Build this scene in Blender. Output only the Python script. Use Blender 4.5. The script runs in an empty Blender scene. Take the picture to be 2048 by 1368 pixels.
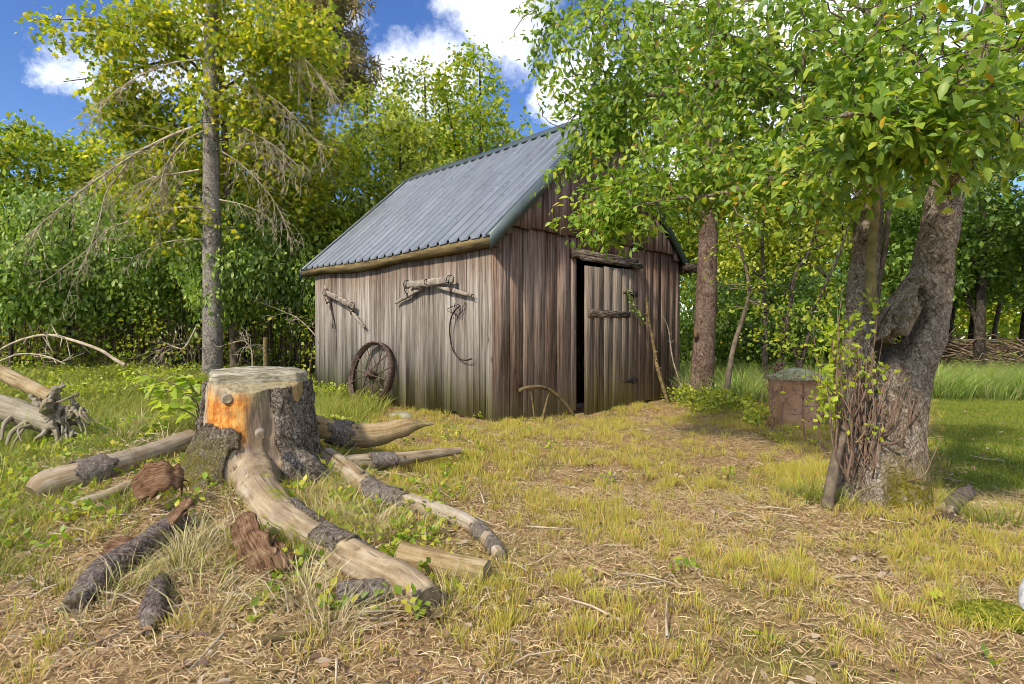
import bpy, math, random
import numpy as np
R = math.radians
rng = np.random.default_rng(11)
random.seed(11)
scene = bpy.context.scene
COL = scene.collection
F, HOR, CH = 1184.0, 675.0, 1.1          # focal length in photo pixels, horizon row, camera height

# ------------------------------------------------------------------ camera
cam = bpy.data.cameras.new('camera')
cam.lens = 36.0 * F / 2048; cam.sensor_width = 36; cam.clip_start = 0.05; cam.clip_end = 2000
co = bpy.data.objects.new('camera', cam); COL.objects.link(co)
co.location = (0, 0, CH); co.rotation_euler = (R(90) - math.atan(9 / F), 0, 0)
scene.camera = co
scene.view_settings.view_transform = 'Standard'; scene.view_settings.look = 'None'
scene.view_settings.gamma = 1.0; scene.view_settings.exposure = 1.12
scene.cycles.filter_width = .85; scene.cycles.max_bounces = 10; scene.cycles.diffuse_bounces = 5; scene.cycles.transmission_bounces = 6
scene.cycles.transparent_max_bounces = 8

# ------------------------------------------------------------------ sun and sky
SUN_AZ = math.atan2(-0.62, -0.78)        # x, y of the direction towards the sun: behind the camera, to the left
SUN_EL = R(42)
sd = np.array([math.sin(SUN_AZ) * math.cos(SUN_EL), math.cos(SUN_AZ) * math.cos(SUN_EL), math.sin(SUN_EL)])
sl = bpy.data.lights.new('sun', 'SUN'); sl.energy = 2.6; sl.angle = R(4); sl.color = (1, .90, .74)
so = bpy.data.objects.new('sun', sl); COL.objects.link(so)
so.rotation_euler = (R(90) - SUN_EL, 0, -SUN_AZ + R(180)); so.location = (-20, -10, 30)

w = bpy.data.worlds.new('World'); scene.world = w; w.use_nodes = True
class NT:
    def __init__(s, t): s.t = t; s.n = t.nodes; s.l = t.links
    def new(s, typ, **k):
        n = s.n.new(typ)
        for a, v in k.items():
            if a == 'inp':
                for i, x in v.items(): s.set(n, i, x)
            else: setattr(n, a, v)
        return n
    def set(s, n, i, x):
        if hasattr(x, 'is_output') or hasattr(x, 'links'): s.l.new(x, n.inputs[i])
        else: n.inputs[i].default_value = x
    def math(s, op, a, b=0.0, c=None, clamp=False):
        n = s.new('ShaderNodeMath', operation=op, use_clamp=clamp, inp={0: a, 1: b})
        if c is not None: s.set(n, 2, c)
        return n.outputs[0]
    def vmath(s, op, a, b=(0, 0, 0), scale=None):
        n = s.new('ShaderNodeVectorMath', operation=op, inp={0: a, 1: b})
        if scale is not None: s.set(n, 3, scale)
        return n.outputs['Value'] if op == 'DOT_PRODUCT' else n.outputs[0]
    def mix(s, f, a, b, blend='MIX'):
        n = s.new('ShaderNodeMix', data_type='RGBA', blend_type=blend)
        s.set(n, 0, f); s.set(n, 6, a if not isinstance(a, tuple) else (*a, 1)[:4]); s.set(n, 7, b if not isinstance(b, tuple) else (*b, 1)[:4])
        return n.outputs[2]
    def ramp(s, f, stops, interp='LINEAR'):
        n = s.new('ShaderNodeValToRGB'); r = n.color_ramp; r.interpolation = interp
        while len(r.elements) < len(stops): r.elements.new(0.5)
        for e, (p, c) in zip(r.elements, stops):
            e.position = p; e.color = (*c, 1) if len(c) == 3 else c
        s.set(n, 0, f); return n.outputs[0]
    def noise(s, vec, scale, detail=4, rough=.55, dist=0.0):
        n = s.new('ShaderNodeTexNoise', inp={'Vector': vec, 'Scale': scale, 'Detail': detail, 'Roughness': rough, 'Distortion': dist})
        return n.outputs[0]
    def voro(s, vec, scale, feature='F1'):
        n = s.new('ShaderNodeTexVoronoi', feature=feature, inp={'Vector': vec, 'Scale': scale}); return n.outputs[0]
    def mapr(s, f, a, b, c=0.0, d=1.0, smooth=False):
        n = s.new('ShaderNodeMapRange', inp={0: f, 1: a, 2: b, 3: c, 4: d})
        if smooth: n.interpolation_type = 'SMOOTHSTEP'
        return n.outputs[0]
    def scalevec(s, vec, sc):
        return s.vmath('MULTIPLY', vec, sc)
    def attr(s, name): return s.new('ShaderNodeAttribute', attribute_name=name).outputs['Fac']
    def rpi(s): return s.new('ShaderNodeNewGeometry').outputs['Random Per Island']
    def grain(s): return s.new('ShaderNodeAttribute', attribute_name='grain').outputs['Vector']
    def obj(s): return s.new('ShaderNodeTexCoord').outputs['Object']

n = NT(w.node_tree); w.node_tree.nodes.clear()
sky = n.new('ShaderNodeTexSky', sky_type='NISHITA', sun_disc=False, sun_elevation=SUN_EL, sun_rotation=SUN_AZ)
sky.air_density = 1.0; sky.dust_density = .3; sky.ozone_density = 2.5
hs = n.new('ShaderNodeHueSaturation', inp={'Hue': .515, 'Saturation': 1.24, 'Value': .58, 'Color': sky.outputs[0]})
dirv = n.new('ShaderNodeTexCoord').outputs['Generated']
nz = n.new('ShaderNodeTexNoise', inp={'Vector': dirv, 'Scale': 4.2, 'Detail': 9, 'Roughness': .66})
wob = n.vmath('SCALE', n.vmath('SUBTRACT', nz.outputs['Color'], (.5, .5, .5)), scale=.26)
pd = n.vmath('NORMALIZE', n.vmath('ADD', dirv, wob))
cf = None
for px, py, inner, outer in ((235, 120, 0, 4.8), (660, 40, 0, 4), (990, 20, 0, 6.2), (850, 180, 0, 5.6), (380, 90, 0, 5.5), (1150, 170, 1, 4), (1600, 150, 8, 16)):
    d = np.array([(px - 1024) / F, 1, (HOR - py) / F]); d /= np.linalg.norm(d)
    v = n.mapr(n.vmath('DOT_PRODUCT', pd, tuple(d)), math.cos(R(outer)), math.cos(R(inner)), 0, 1, True)
    cf = v if cf is None else n.math('MAXIMUM', cf, v)
# broken cloud added out of view over the remaining sky, for neutral fill light
sep = n.new('ShaderNodeSeparateXYZ', inp={0: dirv})
back = n.mapr(sep.outputs[1], .45, .1)
zen = n.mapr(sep.outputs[2], .72, .9)
gen = n.mapr(n.noise(dirv, 2.2, 6), .40, .60, 0, 1, True)
cf = n.math('MAXIMUM', cf, n.math('MULTIPLY', n.math('MAXIMUM', back, zen), gen))
det = n.mapr(n.noise(dirv, 9, 9, .66), .32, .66, .12, 1)
cf = n.math('MULTIPLY', n.math('MULTIPLY', cf, det), .93, clamp=True)
ccol = n.ramp(n.noise(dirv, 5, 6), [(.3, (6.6, 6.7, 6.9)), (.7, (8.6, 8.4, 8.0))])
bg = n.new('ShaderNodeBackground', inp={'Color': n.mix(cf, hs.outputs[0], ccol), 'Strength': .145})
n.l.new(bg.outputs[0], n.new('ShaderNodeOutputWorld').inputs[0])

# ------------------------------------------------------------------ numeric helpers
def P(px, py, Y): return np.array([(px - 1024) / F * Y, Y, CH - (py - HOR) / F * Y])
def Pz(px, py, z):
    Y = (CH - z) * F / (py - HOR); return np.array([(px - 1024) / F * Y, Y, z])
def _h(ix, iy, iz, s):
    v = (ix * 374761393 + iy * 668265263 + iz * 2147483647 + s * 1274126177) & 0xffffffff
    v = ((v ^ (v >> 13)) * 1274126177) & 0xffffffff
    v = v ^ (v >> 16)
    return (v & 0xffff) / 65535.0
def vn(p, s=0):
    p = np.asarray(p, float); i = np.floor(p).astype(np.int64); f = p - i; f = f * f * (3 - 2 * f)
    o = 0
    for a in (0, 1):
        for b in (0, 1):
            for c in (0, 1):
                wgt = (f[:, 0] if a else 1 - f[:, 0]) * (f[:, 1] if b else 1 - f[:, 1]) * (f[:, 2] if c else 1 - f[:, 2])
                o = o + wgt * _h(i[:, 0] + a, i[:, 1] + b, i[:, 2] + c, s)
    return o * 2 - 1
def fbm(p, s=0, o=4):
    p = np.asarray(p, float); t = 0; a = .5
    for k in range(o): t = t + a * vn(p, s + k); p = p * 2.03; a *= .5
    return t
def sst(a, b, x):
    t = np.clip((x - a) / (b - a), 0, 1); return t * t * (3 - 2 * t)
def unit(v): return v / np.maximum(np.linalg.norm(v, axis=-1, keepdims=True), 1e-9)

def H(x, y):
    x = np.asarray(x, float); y = np.asarray(y, float)
    g = lambda cx, cy, sx, sy: np.exp(-((x - cx) / sx) ** 2 / 2 - ((y - cy) / sy) ** 2 / 2)
    h = .36 * g(-2.7, 5.3, 1.35, 1.0) + .10 * g(-1.6, 3.8, .9, .7) + .09 * g(-2.9, 3.6, 1.0, .8)
    h = h + .06 * np.clip(y - 8, 0, 8) * sst(-3.9, -6.5, x) - .05 * g(1.2, 8.5, .8, .5) + .05 * g(2.4, 3.9, .5, .5) + .055 * g(-1.15, 2.85, .6, .5)
    p = np.stack([x, y, 0 * x], -1).reshape(-1, 3)
    h = h + (.045 * fbm(p * .9, 5, 3) + .018 * fbm(p * 4.1, 9, 2)).reshape(x.shape) * (1 - sst(12, 40, y))
    return h
def Pg(px, py, dz):
    """where the line of sight through a photo pixel comes down to dz above the ground"""
    Y = np.linspace(1.2, 14, 2600); p = np.stack([(px - 1024) / F * Y, Y, CH - (py - HOR) / F * Y], 1)
    i = np.argmax(p[:, 2] <= H(p[:, 0], p[:, 1]) + dz); return p[i]
def H1(x, y): return float(H(np.array([x]), np.array([y]))[0])

# ------------------------------------------------------------------ mesh helpers
def make_mesh(name, V, faces, mats, mi=None, smooth=False, attrs=None):
    V = np.asarray(V, np.float32); me = bpy.data.meshes.new(name)
    faces = [np.asarray(f, np.int32) for f in faces if len(f)]
    me.vertices.add(len(V)); me.vertices.foreach_set('co', V.ravel())
    lv = np.concatenate([f.ravel() for f in faces]); me.loops.add(len(lv)); me.loops.foreach_set('vertex_index', lv)
    sz = np.concatenate([np.full(len(f), f.shape[1]) for f in faces]).astype(np.int32)
    st = np.concatenate([[0], np.cumsum(sz)[:-1]]).astype(np.int32)
    me.polygons.add(len(sz)); me.polygons.foreach_set('loop_start', st)
    if mi is not None: me.polygons.foreach_set('material_index', np.concatenate(mi).astype(np.int32))
    if smooth is not False: me.polygons.foreach_set('use_smooth', np.ones(len(sz), bool))
    for m in (mats if isinstance(mats, (list, tuple)) else [mats]): me.materials.append(m)
    me.update(calc_edges=True)
    for k, a in (attrs or {}).items():
        a = np.asarray(a, np.float32)
        if a.ndim == 2: me.attributes.new(k, 'FLOAT_VECTOR', 'POINT').data.foreach_set('vector', a.ravel())
        else: me.attributes.new(k, 'FLOAT', 'POINT').data.foreach_set('value', a)
    return me
class MB:
    def __init__(s): s.V = []; s.n = 0; s.f = {}; s.m = {}; s.a = []; s.g = []
    def add(s, V, faces, mat=0, a=None, g=None):
        V = np.asarray(V, float).reshape(-1, 3); s.g.append(V if g is None else g)
        for f in faces:
            f = np.asarray(f, np.int64)
            if not len(f): continue
            k = f.shape[1]; s.f.setdefault(k, []).append(f + s.n); s.m.setdefault(k, []).append(np.full(len(f), mat))
        s.V.append(V); s.n += len(V); s.a.append(np.zeros(len(V)) if a is None else np.broadcast_to(a, (len(V),)))
        return s
    def box(s, lo, hi, mat=0, jit=0):
        x0, y0, z0 = lo; x1, y1, z1 = hi
        V = np.array([(x, y, z) for z in (z0, z1) for (x, y) in ((x0, y0), (x1, y0), (x1, y1), (x0, y1))], float)
        if jit: V += rng.normal(0, jit, V.shape)
        return s.add(V, [HEX], mat)
    def hexa(s, V, mat=0): return s.add(V, [HEX], mat)
    def tube(s, pts, rad, n=8, caps=True, mat=0, capmat=None, wob=0, seed=0, ragged=0, a=None):
        pts = np.asarray(pts, float); m = len(pts); rad = np.broadcast_to(np.asarray(rad, float), (m,))
        T = unit(np.gradient(pts, axis=0)); ref = np.array([0, 0, 1.]) if abs(T[0][2]) < .9 else np.array([1., 0, 0])
        u = np.cross(T[0], ref); u /= np.linalg.norm(u); th = np.arange(n) / n * 2 * math.pi; V = []
        for i in range(m):
            u = u - T[i] * np.dot(u, T[i]); u /= np.linalg.norm(u); v = np.cross(T[i], u)
            V.append(pts[i] + rad[i] * (np.cos(th)[:, None] * u + np.sin(th)[:, None] * v))
        V = np.array(V)
        if wob:
            nn = fbm(V.reshape(-1, 3) * (2.2 / max(rad.max(), .02)) * .5, seed, 3).reshape(m, n)
            V = V + (V - pts[:, None]) * (nn * wob)[..., None]
        if ragged: V[-1] += T[-1] * rng.uniform(-ragged, ragged, n)[:, None]; V[0] += T[0] * rng.uniform(-ragged, ragged, n)[:, None]
        V = V.reshape(-1, 3); i = np.arange(m - 1)[:, None] * n; j = np.arange(n)[None]; k = (j + 1) % n
        q = np.stack([i + j, i + k, i + n + k, i + n + j], -1).reshape(-1, 4)
        av = None if a is None else np.repeat(np.broadcast_to(a, (m,)), n)
        cum = np.concatenate([[0], np.cumsum(np.linalg.norm(np.diff(pts, axis=0), axis=1))]); r0 = max(rad.mean(), .004)
        G = np.stack([np.tile(np.cos(th) * r0, m), np.tile(np.sin(th) * r0, m), np.repeat(cum, n)], 1) + (pts[0] * 3.7)
        s.add(V, [q], mat, av, G)
        if caps:
            for e, ring in ((0, np.arange(n)[::-1]), (m - 1, np.arange(n))):
                c = V[e * n:(e + 1) * n].mean(0); rr = V[e * n:(e + 1) * n][ring]
                s.add(np.vstack([c, rr]), [[(0, 1 + x, 1 + (x + 1) % n) for x in range(n)]], mat if capmat is None else capmat)
        return s
    def mesh(s, name, mats, smooth=False, off=(0, 0, 0), attr=None):
        ks = sorted(s.f)
        at = {'grain': np.vstack(s.g)} if s.n < 30000 else {}
        if attr: at[attr] = np.concatenate(s.a)
        return make_mesh(name, np.vstack(s.V) - np.asarray(off), [np.vstack(s.f[k]) for k in ks], mats, [np.concatenate(s.m[k]) for k in ks], smooth, at)
HEX = [(0, 3, 2, 1), (4, 5, 6, 7), (0, 1, 5, 4), (1, 2, 6, 5), (2, 3, 7, 6), (3, 0, 4, 7)]
def spline(pts, k=6):
    p = np.asarray(pts, float); p = np.vstack([2 * p[0] - p[1], p, 2 * p[-1] - p[-2]]); out = []
    for i in range(1, len(p) - 2):
        for t in np.arange(k) / k:
            a, b, c, d = p[i - 1:i + 3]
            out.append(.5 * (2 * b + (c - a) * t + (2 * a - 5 * b + 4 * c - d) * t * t + (3 * b - a - 3 * c + d) * t ** 3))
    out.append(p[-2]); return np.array(out)

def tag(o, label=None, cat=None, group=None, kind=None):
    if label: o['label'] = label
    if cat: o['category'] = cat
    if group: o['group'] = group
    if kind: o['kind'] = kind
    return o
def thing(name, label, cat, loc=(0, 0, 0), group=None, rz=0):
    o = bpy.data.objects.new(name, None); COL.objects.link(o); o.location = loc; o.rotation_euler = (0, 0, rz)
    o.empty_display_size = .1
    return tag(o, label, cat, group)
def link(name, me, parent=None, loc=None):
    o = bpy.data.objects.new(name, me); COL.objects.link(o)
    if parent: o.parent = parent
    if loc is not None: o.location = loc
    return o
def part(name, mb, mats, root, smooth=False, local=False, attr=None, label=None):
    off = (0, 0, 0) if local else np.array(root.location)
    o = link(name, mb.mesh(name, mats, smooth, off, attr), root)
    if label: o['label'] = label
    return o
def sub(name, mb, mats, par, root, smooth=False, local=False, attr=None):
    o = link(name, mb.mesh(name, mats, smooth, (0, 0, 0) if local else np.array(root.location), attr), par); return o
def solo(name, mb, mats, label, cat, loc, smooth=False, group=None, kind=None, attr=None):
    return tag(link(name, mb.mesh(name, mats, smooth, loc, attr), None, loc), label, cat, group, kind)
def copy_tree(o, parent=None):
    c = o.copy(); COL.objects.link(c); c.parent = parent
    for ch in list(o.children): copy_tree(ch, c)
    return c

# ------------------------------------------------------------------ materials
def material(name):
    m = bpy.data.materials.new(name); m.use_nodes = True; t = NT(m.node_tree); b = t.n['Principled BSDF']; return m, t, b
def bump(t, b, hgt, strength=.5, dist=.01):
    n = t.new('ShaderNodeBump', inp={'Strength': strength, 'Distance': dist, 'Height': hgt}); t.l.new(n.outputs[0], b.inputs['Normal'])
def leaf_mat(name, cols, rough=.45, trans=.35, spec=.4, var=.25):
    m, t, b = material(name)
    k = len(cols); c = t.ramp(t.rpi(), [((i + .5) / k, x) for i, x in enumerate(cols)])
    lo = t.noise(t.new('ShaderNodeNewGeometry').outputs['Position'], .9, 3)
    c = t.mix(var * 1.6, c, t.ramp(lo, [(.32, (.5, .52, .6)), (.68, (1.6, 1.45, 1.15))]), 'MULTIPLY')
    t.set(b, 'Base Color', c); b.inputs['Roughness'].default_value = rough; b.inputs['Specular IOR Level'].default_value = spec
    tr = t.new('ShaderNodeBsdfTranslucent', inp={'Color': t.mix(1.0, c, (1.5, 1.6, .6), 'MULTIPLY')})
    mx = t.new('ShaderNodeMixShader', inp={0: trans}); t.l.new(b.outputs[0], mx.inputs[1]); t.l.new(tr.outputs[0], mx.inputs[2])
    t.l.new(mx.outputs[0], t.n['Material Output'].inputs[0]); return m
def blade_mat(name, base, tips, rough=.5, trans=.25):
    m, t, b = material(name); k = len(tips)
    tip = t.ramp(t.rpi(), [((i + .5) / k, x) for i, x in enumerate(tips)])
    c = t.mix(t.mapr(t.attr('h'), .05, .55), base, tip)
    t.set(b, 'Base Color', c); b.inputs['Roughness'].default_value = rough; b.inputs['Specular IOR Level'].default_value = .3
    tr = t.new('ShaderNodeBsdfTranslucent', inp={'Color': t.mix(1.0, c, (1.3, 1.35, .7), 'MULTIPLY')})
    mx = t.new('ShaderNodeMixShader', inp={0: trans}); t.l.new(b.outputs[0], mx.inputs[1]); t.l.new(tr.outputs[0], mx.inputs[2])
    t.l.new(mx.outputs[0], t.n['Material Output'].inputs[0]); return m
def plank_mat(name, stops, moss=None, warm_top=None, scale=1.0, pale=None, contrast=1.65):
    m, t, b = material(name); o = t.obj(); r = t.rpi()
    off = t.new('ShaderNodeCombineXYZ', inp={0: t.math('MULTIPLY', r, 37.0), 1: t.math('MULTIPLY', r, 11.0), 2: t.math('MULTIPLY', r, 23.0)}).outputs[0]
    p = t.vmath('ADD', o, off)
    g1 = t.noise(t.scalevec(p, (30 * scale, 30 * scale, 1.0 * scale)), 1, 8, .74, .3)
    g2 = t.noise(t.scalevec(p, (130 * scale, 130 * scale, 2.2 * scale)), 1, 6, .68)
    big = t.noise(o, 1.3, 4)
    f = t.math('ADD', t.math('MULTIPLY', g1, .55), t.math('MULTIPLY', g2, .45))
    f = t.math('MULTIPLY_ADD', t.math('SUBTRACT', f, .5), contrast, .5); f = t.math('ADD', f, t.math('MULTIPLY', t.math('SUBTRACT', r, .5), .16)); f = t.math('ADD', f, t.math('MULTIPLY', t.math('SUBTRACT', big, .5), .16))
    c = t.ramp(f, stops)
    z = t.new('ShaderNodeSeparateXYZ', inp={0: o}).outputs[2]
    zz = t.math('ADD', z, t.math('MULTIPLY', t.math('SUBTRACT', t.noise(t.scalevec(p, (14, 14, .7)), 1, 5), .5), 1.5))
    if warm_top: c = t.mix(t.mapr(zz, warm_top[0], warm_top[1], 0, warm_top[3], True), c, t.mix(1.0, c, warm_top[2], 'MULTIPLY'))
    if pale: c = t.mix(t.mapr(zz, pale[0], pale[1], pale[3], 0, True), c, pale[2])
    kn = t.voro(t.scalevec(p, (4.2 * scale, 4.2 * scale, 1.5 * scale)), 1.0)
    c = t.mix(t.mapr(kn, .035, .085, .75, 0), c, (.055, .035, .022))
    if moss:
        mz = t.math('ADD', z, t.math('MULTIPLY', t.math('SUBTRACT', t.noise(t.scalevec(p, (5, 5, 1.6)), 1, 5), .5), 1.0))
        c = t.mix(t.mapr(mz, moss[0], moss[1], moss[2], 0, True), c, t.mix(f, (.07, .075, .02), (.30, .28, .10)))
    # splits and nail-rust lines
    cr = t.noise(t.scalevec(p, (64 * scale, 64 * scale, .9 * scale)), 1, 3, .5)
    c = t.mix(t.mapr(cr, .33, .40, .8, 0), c, (.03, .022, .018))
    t.set(b, 'Base Color', c); b.inputs['Roughness'].default_value = .85; b.inputs['Specular IOR Level'].default_value = .15
    bump(t, b, t.math('ADD', g2, t.math('MULTIPLY', t.mapr(cr, .33, .42), 1.0)), .7, .006)
    return m
def bark_mat(name, stops, scale=1.0, moss=None, strength=.9, stretch=.45, attr_moss=False):
    m, t, b = material(name); o = t.obj()
    d = t.vmath('ADD', o, t.vmath('SCALE', t.vmath('SUBTRACT', t.new('ShaderNodeTexNoise', inp={'Vector': o, 'Scale': 9 * scale, 'Detail': 5}).outputs['Color'], (.5, .5, .5)), scale=.14 / scale))
    v = t.voro(t.scalevec(d, (44 * scale, 44 * scale, 44 * scale * stretch)), 1.0, 'F1')
    nz = t.noise(t.scalevec(d, (1, 1, .6)), 46 * scale, 8, .72); md = t.noise(t.scalevec(d, (1, 1, .5)), 13 * scale, 5, .6)
    f = t.math('ADD', t.math('MULTIPLY', nz, .60), t.math('MULTIPLY', md, .36))
    f = t.math('ADD', f, t.math('MULTIPLY', t.math('SUBTRACT', .42, v), .22))
    f = t.math('ADD', f, t.math('MULTIPLY', t.math('SUBTRACT', t.noise(o, 2.3, 4), .5), .22))
    f = t.math('MULTIPLY_ADD', t.math('SUBTRACT', f, .43), 1.7, .50)
    c = t.ramp(f, stops)
    if moss:
        c = t.mix(t.mapr(t.noise(o, moss[1], 5), moss[2], moss[2] + .12, 0, moss[3]), c, moss[0])
    ed = t.voro(t.scalevec(d, (52 * scale, 52 * scale, 52 * scale * stretch * .8)), 1.0, 'DISTANCE_TO_EDGE')
    c = t.mix(t.mapr(ed, .02, .13, .62, 0), c, stops[0][1]); f = t.math('ADD', f, t.mapr(ed, 0, .15, -.25, 0))
    if attr_moss:
        c = t.mix(t.math('MULTIPLY', t.attr('moss'), t.mapr(t.noise(o, 26, 5), .3, .5)), c, t.ramp(t.noise(o, 60, 3), [(.3, (.07, .075, .012)), (.7, (.26, .21, .03))]))
    t.set(b, 'Base Color', c); b.inputs['Roughness'].default_value = .9; b.inputs['Specular IOR Level'].default_value = .12
    bump(t, b, f, strength, .03 / scale ** .5); return m
def plain_mat(name, stops, scale=12, rough=.8, metal=0, bmp=.4, stretch=(1, 1, 1), spec=.3, dist=.004):
    m, t, b = material(name); o = t.obj(); nz = t.noise(t.scalevec(o, stretch), scale, 7, .62)
    t.set(b, 'Base Color', t.ramp(nz, stops)); b.inputs['Roughness'].default_value = rough; b.inputs['Metallic'].default_value = metal
    b.inputs['Specular IOR Level'].default_value = spec
    if bmp: bump(t, b, nz, bmp, dist)
    return m
def log_mat(name, stops, moss=.0):
    m, t, b = material(name); o = t.obj(); gv = t.grain()
    st_ = t.noise(t.scalevec(gv, (38, 38, 3.0)), 1, 6, .65, .5); fine = t.noise(t.scalevec(gv, (120, 120, 7)), 1, 4, .6); big = t.noise(o, 5.0, 6, .65)
    f = t.math('ADD', t.math('MULTIPLY', st_, .45), t.math('ADD', t.math('MULTIPLY', big, .42), t.math('MULTIPLY', fine, .13)))
    c = t.ramp(f, stops)
    cr = t.noise(t.scalevec(gv, (60, 60, 1.3)), 1, 2, .5); c = t.mix(t.mapr(cr, .29, .34, .85, 0), c, (.05, .035, .022))
    c = t.mix(t.mapr(t.noise(o, 11, 5, .7), .60, .68, 0, .6), c, (.20, .135, .075))
    c = t.mix(t.mapr(t.voro(o, 30), .04, .07, .8, 0), c, (.06, .04, .03))
    c = t.mix(t.mapr(t.noise(o, 4.3, 6, .7), .50, .66, 0, .55), c, t.mix(1.0, c, (.60, .56, .52), 'MULTIPLY'))
    if moss: c = t.mix(t.mapr(t.noise(o, 7, 5), .56, .66, 0, moss), c, (.16, .17, .025))
    t.set(b, 'Base Color', c); b.inputs['Roughness'].default_value = .8; b.inputs['Specular IOR Level'].default_value = .2
    bump(t, b, t.math('ADD', t.math('ADD', st_, fine), t.mapr(cr, .29, .36)), .6, .008); return m
# ------------------------------------------------------------------ ground (one sheet to the horizon)
def axis(a, b, st, far):
    core = np.arange(a, b, st); up = b + np.cumsum(st * 1.13 ** np.arange(1, 200)); dn = a - np.cumsum(st * 1.13 ** np.arange(1, 200))
    return np.concatenate([dn[dn > -far][::-1], [*core], up[up < far]])
gx = axis(-6, 7, .06, 500); gy = axis(0, 13, .06, 500)
GX, GY = np.meshgrid(gx, gy); Z = H(GX, GY)
V = np.stack([GX, GY, Z], -1).reshape(-1, 3); nx = len(gx); i = np.arange(len(gy) - 1)[:, None] * nx + np.arange(nx - 1)[None]
q = np.stack([i, i + 1, i + nx + 1, i + nx], -1).reshape(-1, 4)
def lawn_w(x, y): return sst(-.15, .35, x - .70 * y + .25 * fbm(np.stack([x, y, 0 * x], -1) * 1.1, 3, 3)) * sst(3.9, 4.5, y + .0 * x)
def lush_w(x, y): return sst(-1.9, -2.7, x + .2 * y - .55 + .5 * fbm(np.stack([x, y, 0 * x], -1) * 1.3, 13, 3))
def mead_w(x, y): return np.maximum(sst(11.5, 14, y) * sst(1.5, 3.5, x), sst(24, 30, y))
fx, fy = V[:, 0], V[:, 1]
m, t, b = material('ground_soil'); o = t.obj()
n1 = t.noise(o, 1.6, 6, .6); n2 = t.noise(o, 14, 7, .7); n3 = t.noise(t.scalevec(o, (70, 70, 70)), 1, 4, .6)
f = t.math('ADD', t.math('MULTIPLY', n2, .6), t.math('MULTIPLY', n3, .4))
c = t.ramp(f, [(0.28, (0.0718, 0.0448, 0.0243)), (0.45, (0.2024, 0.128, 0.0632)), (0.58, (0.3656, 0.2496, 0.1277)), (0.75, (0.4961, 0.3712, 0.2067))])
c = t.mix(t.mapr(n1, .48, .66, 0, .65), c, t.ramp(f, [(.3, (.05, .055, .012)), (.7, (.20, .20, .05))]))
c = t.mix(t.attr('lush'), c, t.ramp(f, [(.3, (.03, .045, .01)), (.5, (.09, .12, .025)), (.75, (.19, .19, .07))]))
c = t.mix(t.attr('lawn'), c, t.ramp(f, [(.3, (.05, .065, .01)), (.7, (.15, .18, .03))]))
c = t.mix(t.attr('mead'), c, t.ramp(f, [(.3, (.16, .18, .03)), (.7, (.40, .38, .10))]))
t.set(b, 'Base Color', c); b.inputs['Roughness'].default_value = .95; b.inputs['Specular IOR Level'].default_value = .05
bump(t, b, f, .9, .03)
lw, uw, mw = lawn_w(fx, fy), np.maximum(lush_w(fx, fy), sst(6.0, 8.0, fy) * sst(-2.2, -3.5, fx)), mead_w(fx, fy)
g = tag(link('ground', make_mesh('ground', V, [q], m, smooth=True, attrs={'lawn': lw, 'lush': uw, 'mead': mw})), 'rough mown ground of soil, straw and patchy grass', 'ground', kind='structure')

# ------------------------------------------------------------------ shed
SC = np.array([-.24, 7.66, 0.0]); SU = np.array([.722, .692, 0]); SV = np.array([-.692, .722, 0]); SRZ = math.atan2(.692, .722)
SW, SD = 4.54, 5.07
def S(x, y, z): return SC + SU * x + SV * y + np.array([0, 0, z])
def sidept(px, py):           # shed-local y, z of a pixel on the side wall
    k = (px - 1024) / F; s = (SC[0] - k * SC[1]) / (k * SV[1] - SV[0]); Y = SC[1] + SV[1] * s; return s, CH - (py - HOR) / F * Y
def frontpt(px, py):
    k = (px - 1024) / F; s = (k * SC[1] - SC[0]) / (SU[0] - k * SU[1]); Y = SC[1] + SU[1] * s; return s, CH - (py - HOR) / F * Y

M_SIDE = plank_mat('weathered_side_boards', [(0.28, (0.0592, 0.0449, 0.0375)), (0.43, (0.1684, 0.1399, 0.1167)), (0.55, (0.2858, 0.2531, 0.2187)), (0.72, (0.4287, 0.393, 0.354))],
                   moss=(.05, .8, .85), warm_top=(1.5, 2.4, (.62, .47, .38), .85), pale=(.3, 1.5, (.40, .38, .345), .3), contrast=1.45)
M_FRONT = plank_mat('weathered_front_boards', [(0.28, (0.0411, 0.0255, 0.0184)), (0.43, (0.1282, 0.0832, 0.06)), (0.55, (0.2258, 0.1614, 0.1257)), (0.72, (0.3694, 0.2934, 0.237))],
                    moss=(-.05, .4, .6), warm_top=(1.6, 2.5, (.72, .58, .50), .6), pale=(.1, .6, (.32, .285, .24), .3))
M_GABLE = plank_mat('gable_boards', [(0.3, (0.0462, 0.0285, 0.0249)), (0.45, (0.118, 0.074, 0.0607)), (0.58, (0.2052, 0.1376, 0.115)), (0.72, (0.3078, 0.2277, 0.1931))])
M_DOOR = plank_mat('door_boards', [(0.28, (0.0372, 0.026, 0.0194)), (0.43, (0.1078, 0.0794, 0.0589)), (0.55, (0.1895, 0.1515, 0.1178)), (0.72, (0.2899, 0.2453, 0.1974))], moss=(.0, .8, .75))
M_BEAM = plain_mat('old_beam', [(.34, (.022, .016, .012)), (.46, (.07, .052, .04)), (.56, (.15, .12, .095)), (.70, (.27, .225, .18))], 16, .9, 0, 1.0, (.35, 3, 3), .1, .02)
M_FASC = plain_mat('fascia_board', [(.3, (.04, .028, .014)), (.48, (.12, .085, .036)), (.62, (.20, .15, .062)), (.75, (.20, .175, .062))], 5, .85, 0, .5, (2.5, .45, 3))
M_PALEW = plain_mat('grey_worn_wood', [(0.3, (0.0792, 0.0616, 0.0484)), (0.5, (0.22, 0.1848, 0.1496)), (0.7, (0.352, 0.3124, 0.264))], 14, .85, 0, .6, (1, 1, 1))
M_IRON = plain_mat('rusty_iron', [(.3, (.035, .022, .018)), (.5, (.085, .058, .046)), (.68, (.17, .12, .092))], 22, .8, .25, .5)
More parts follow.
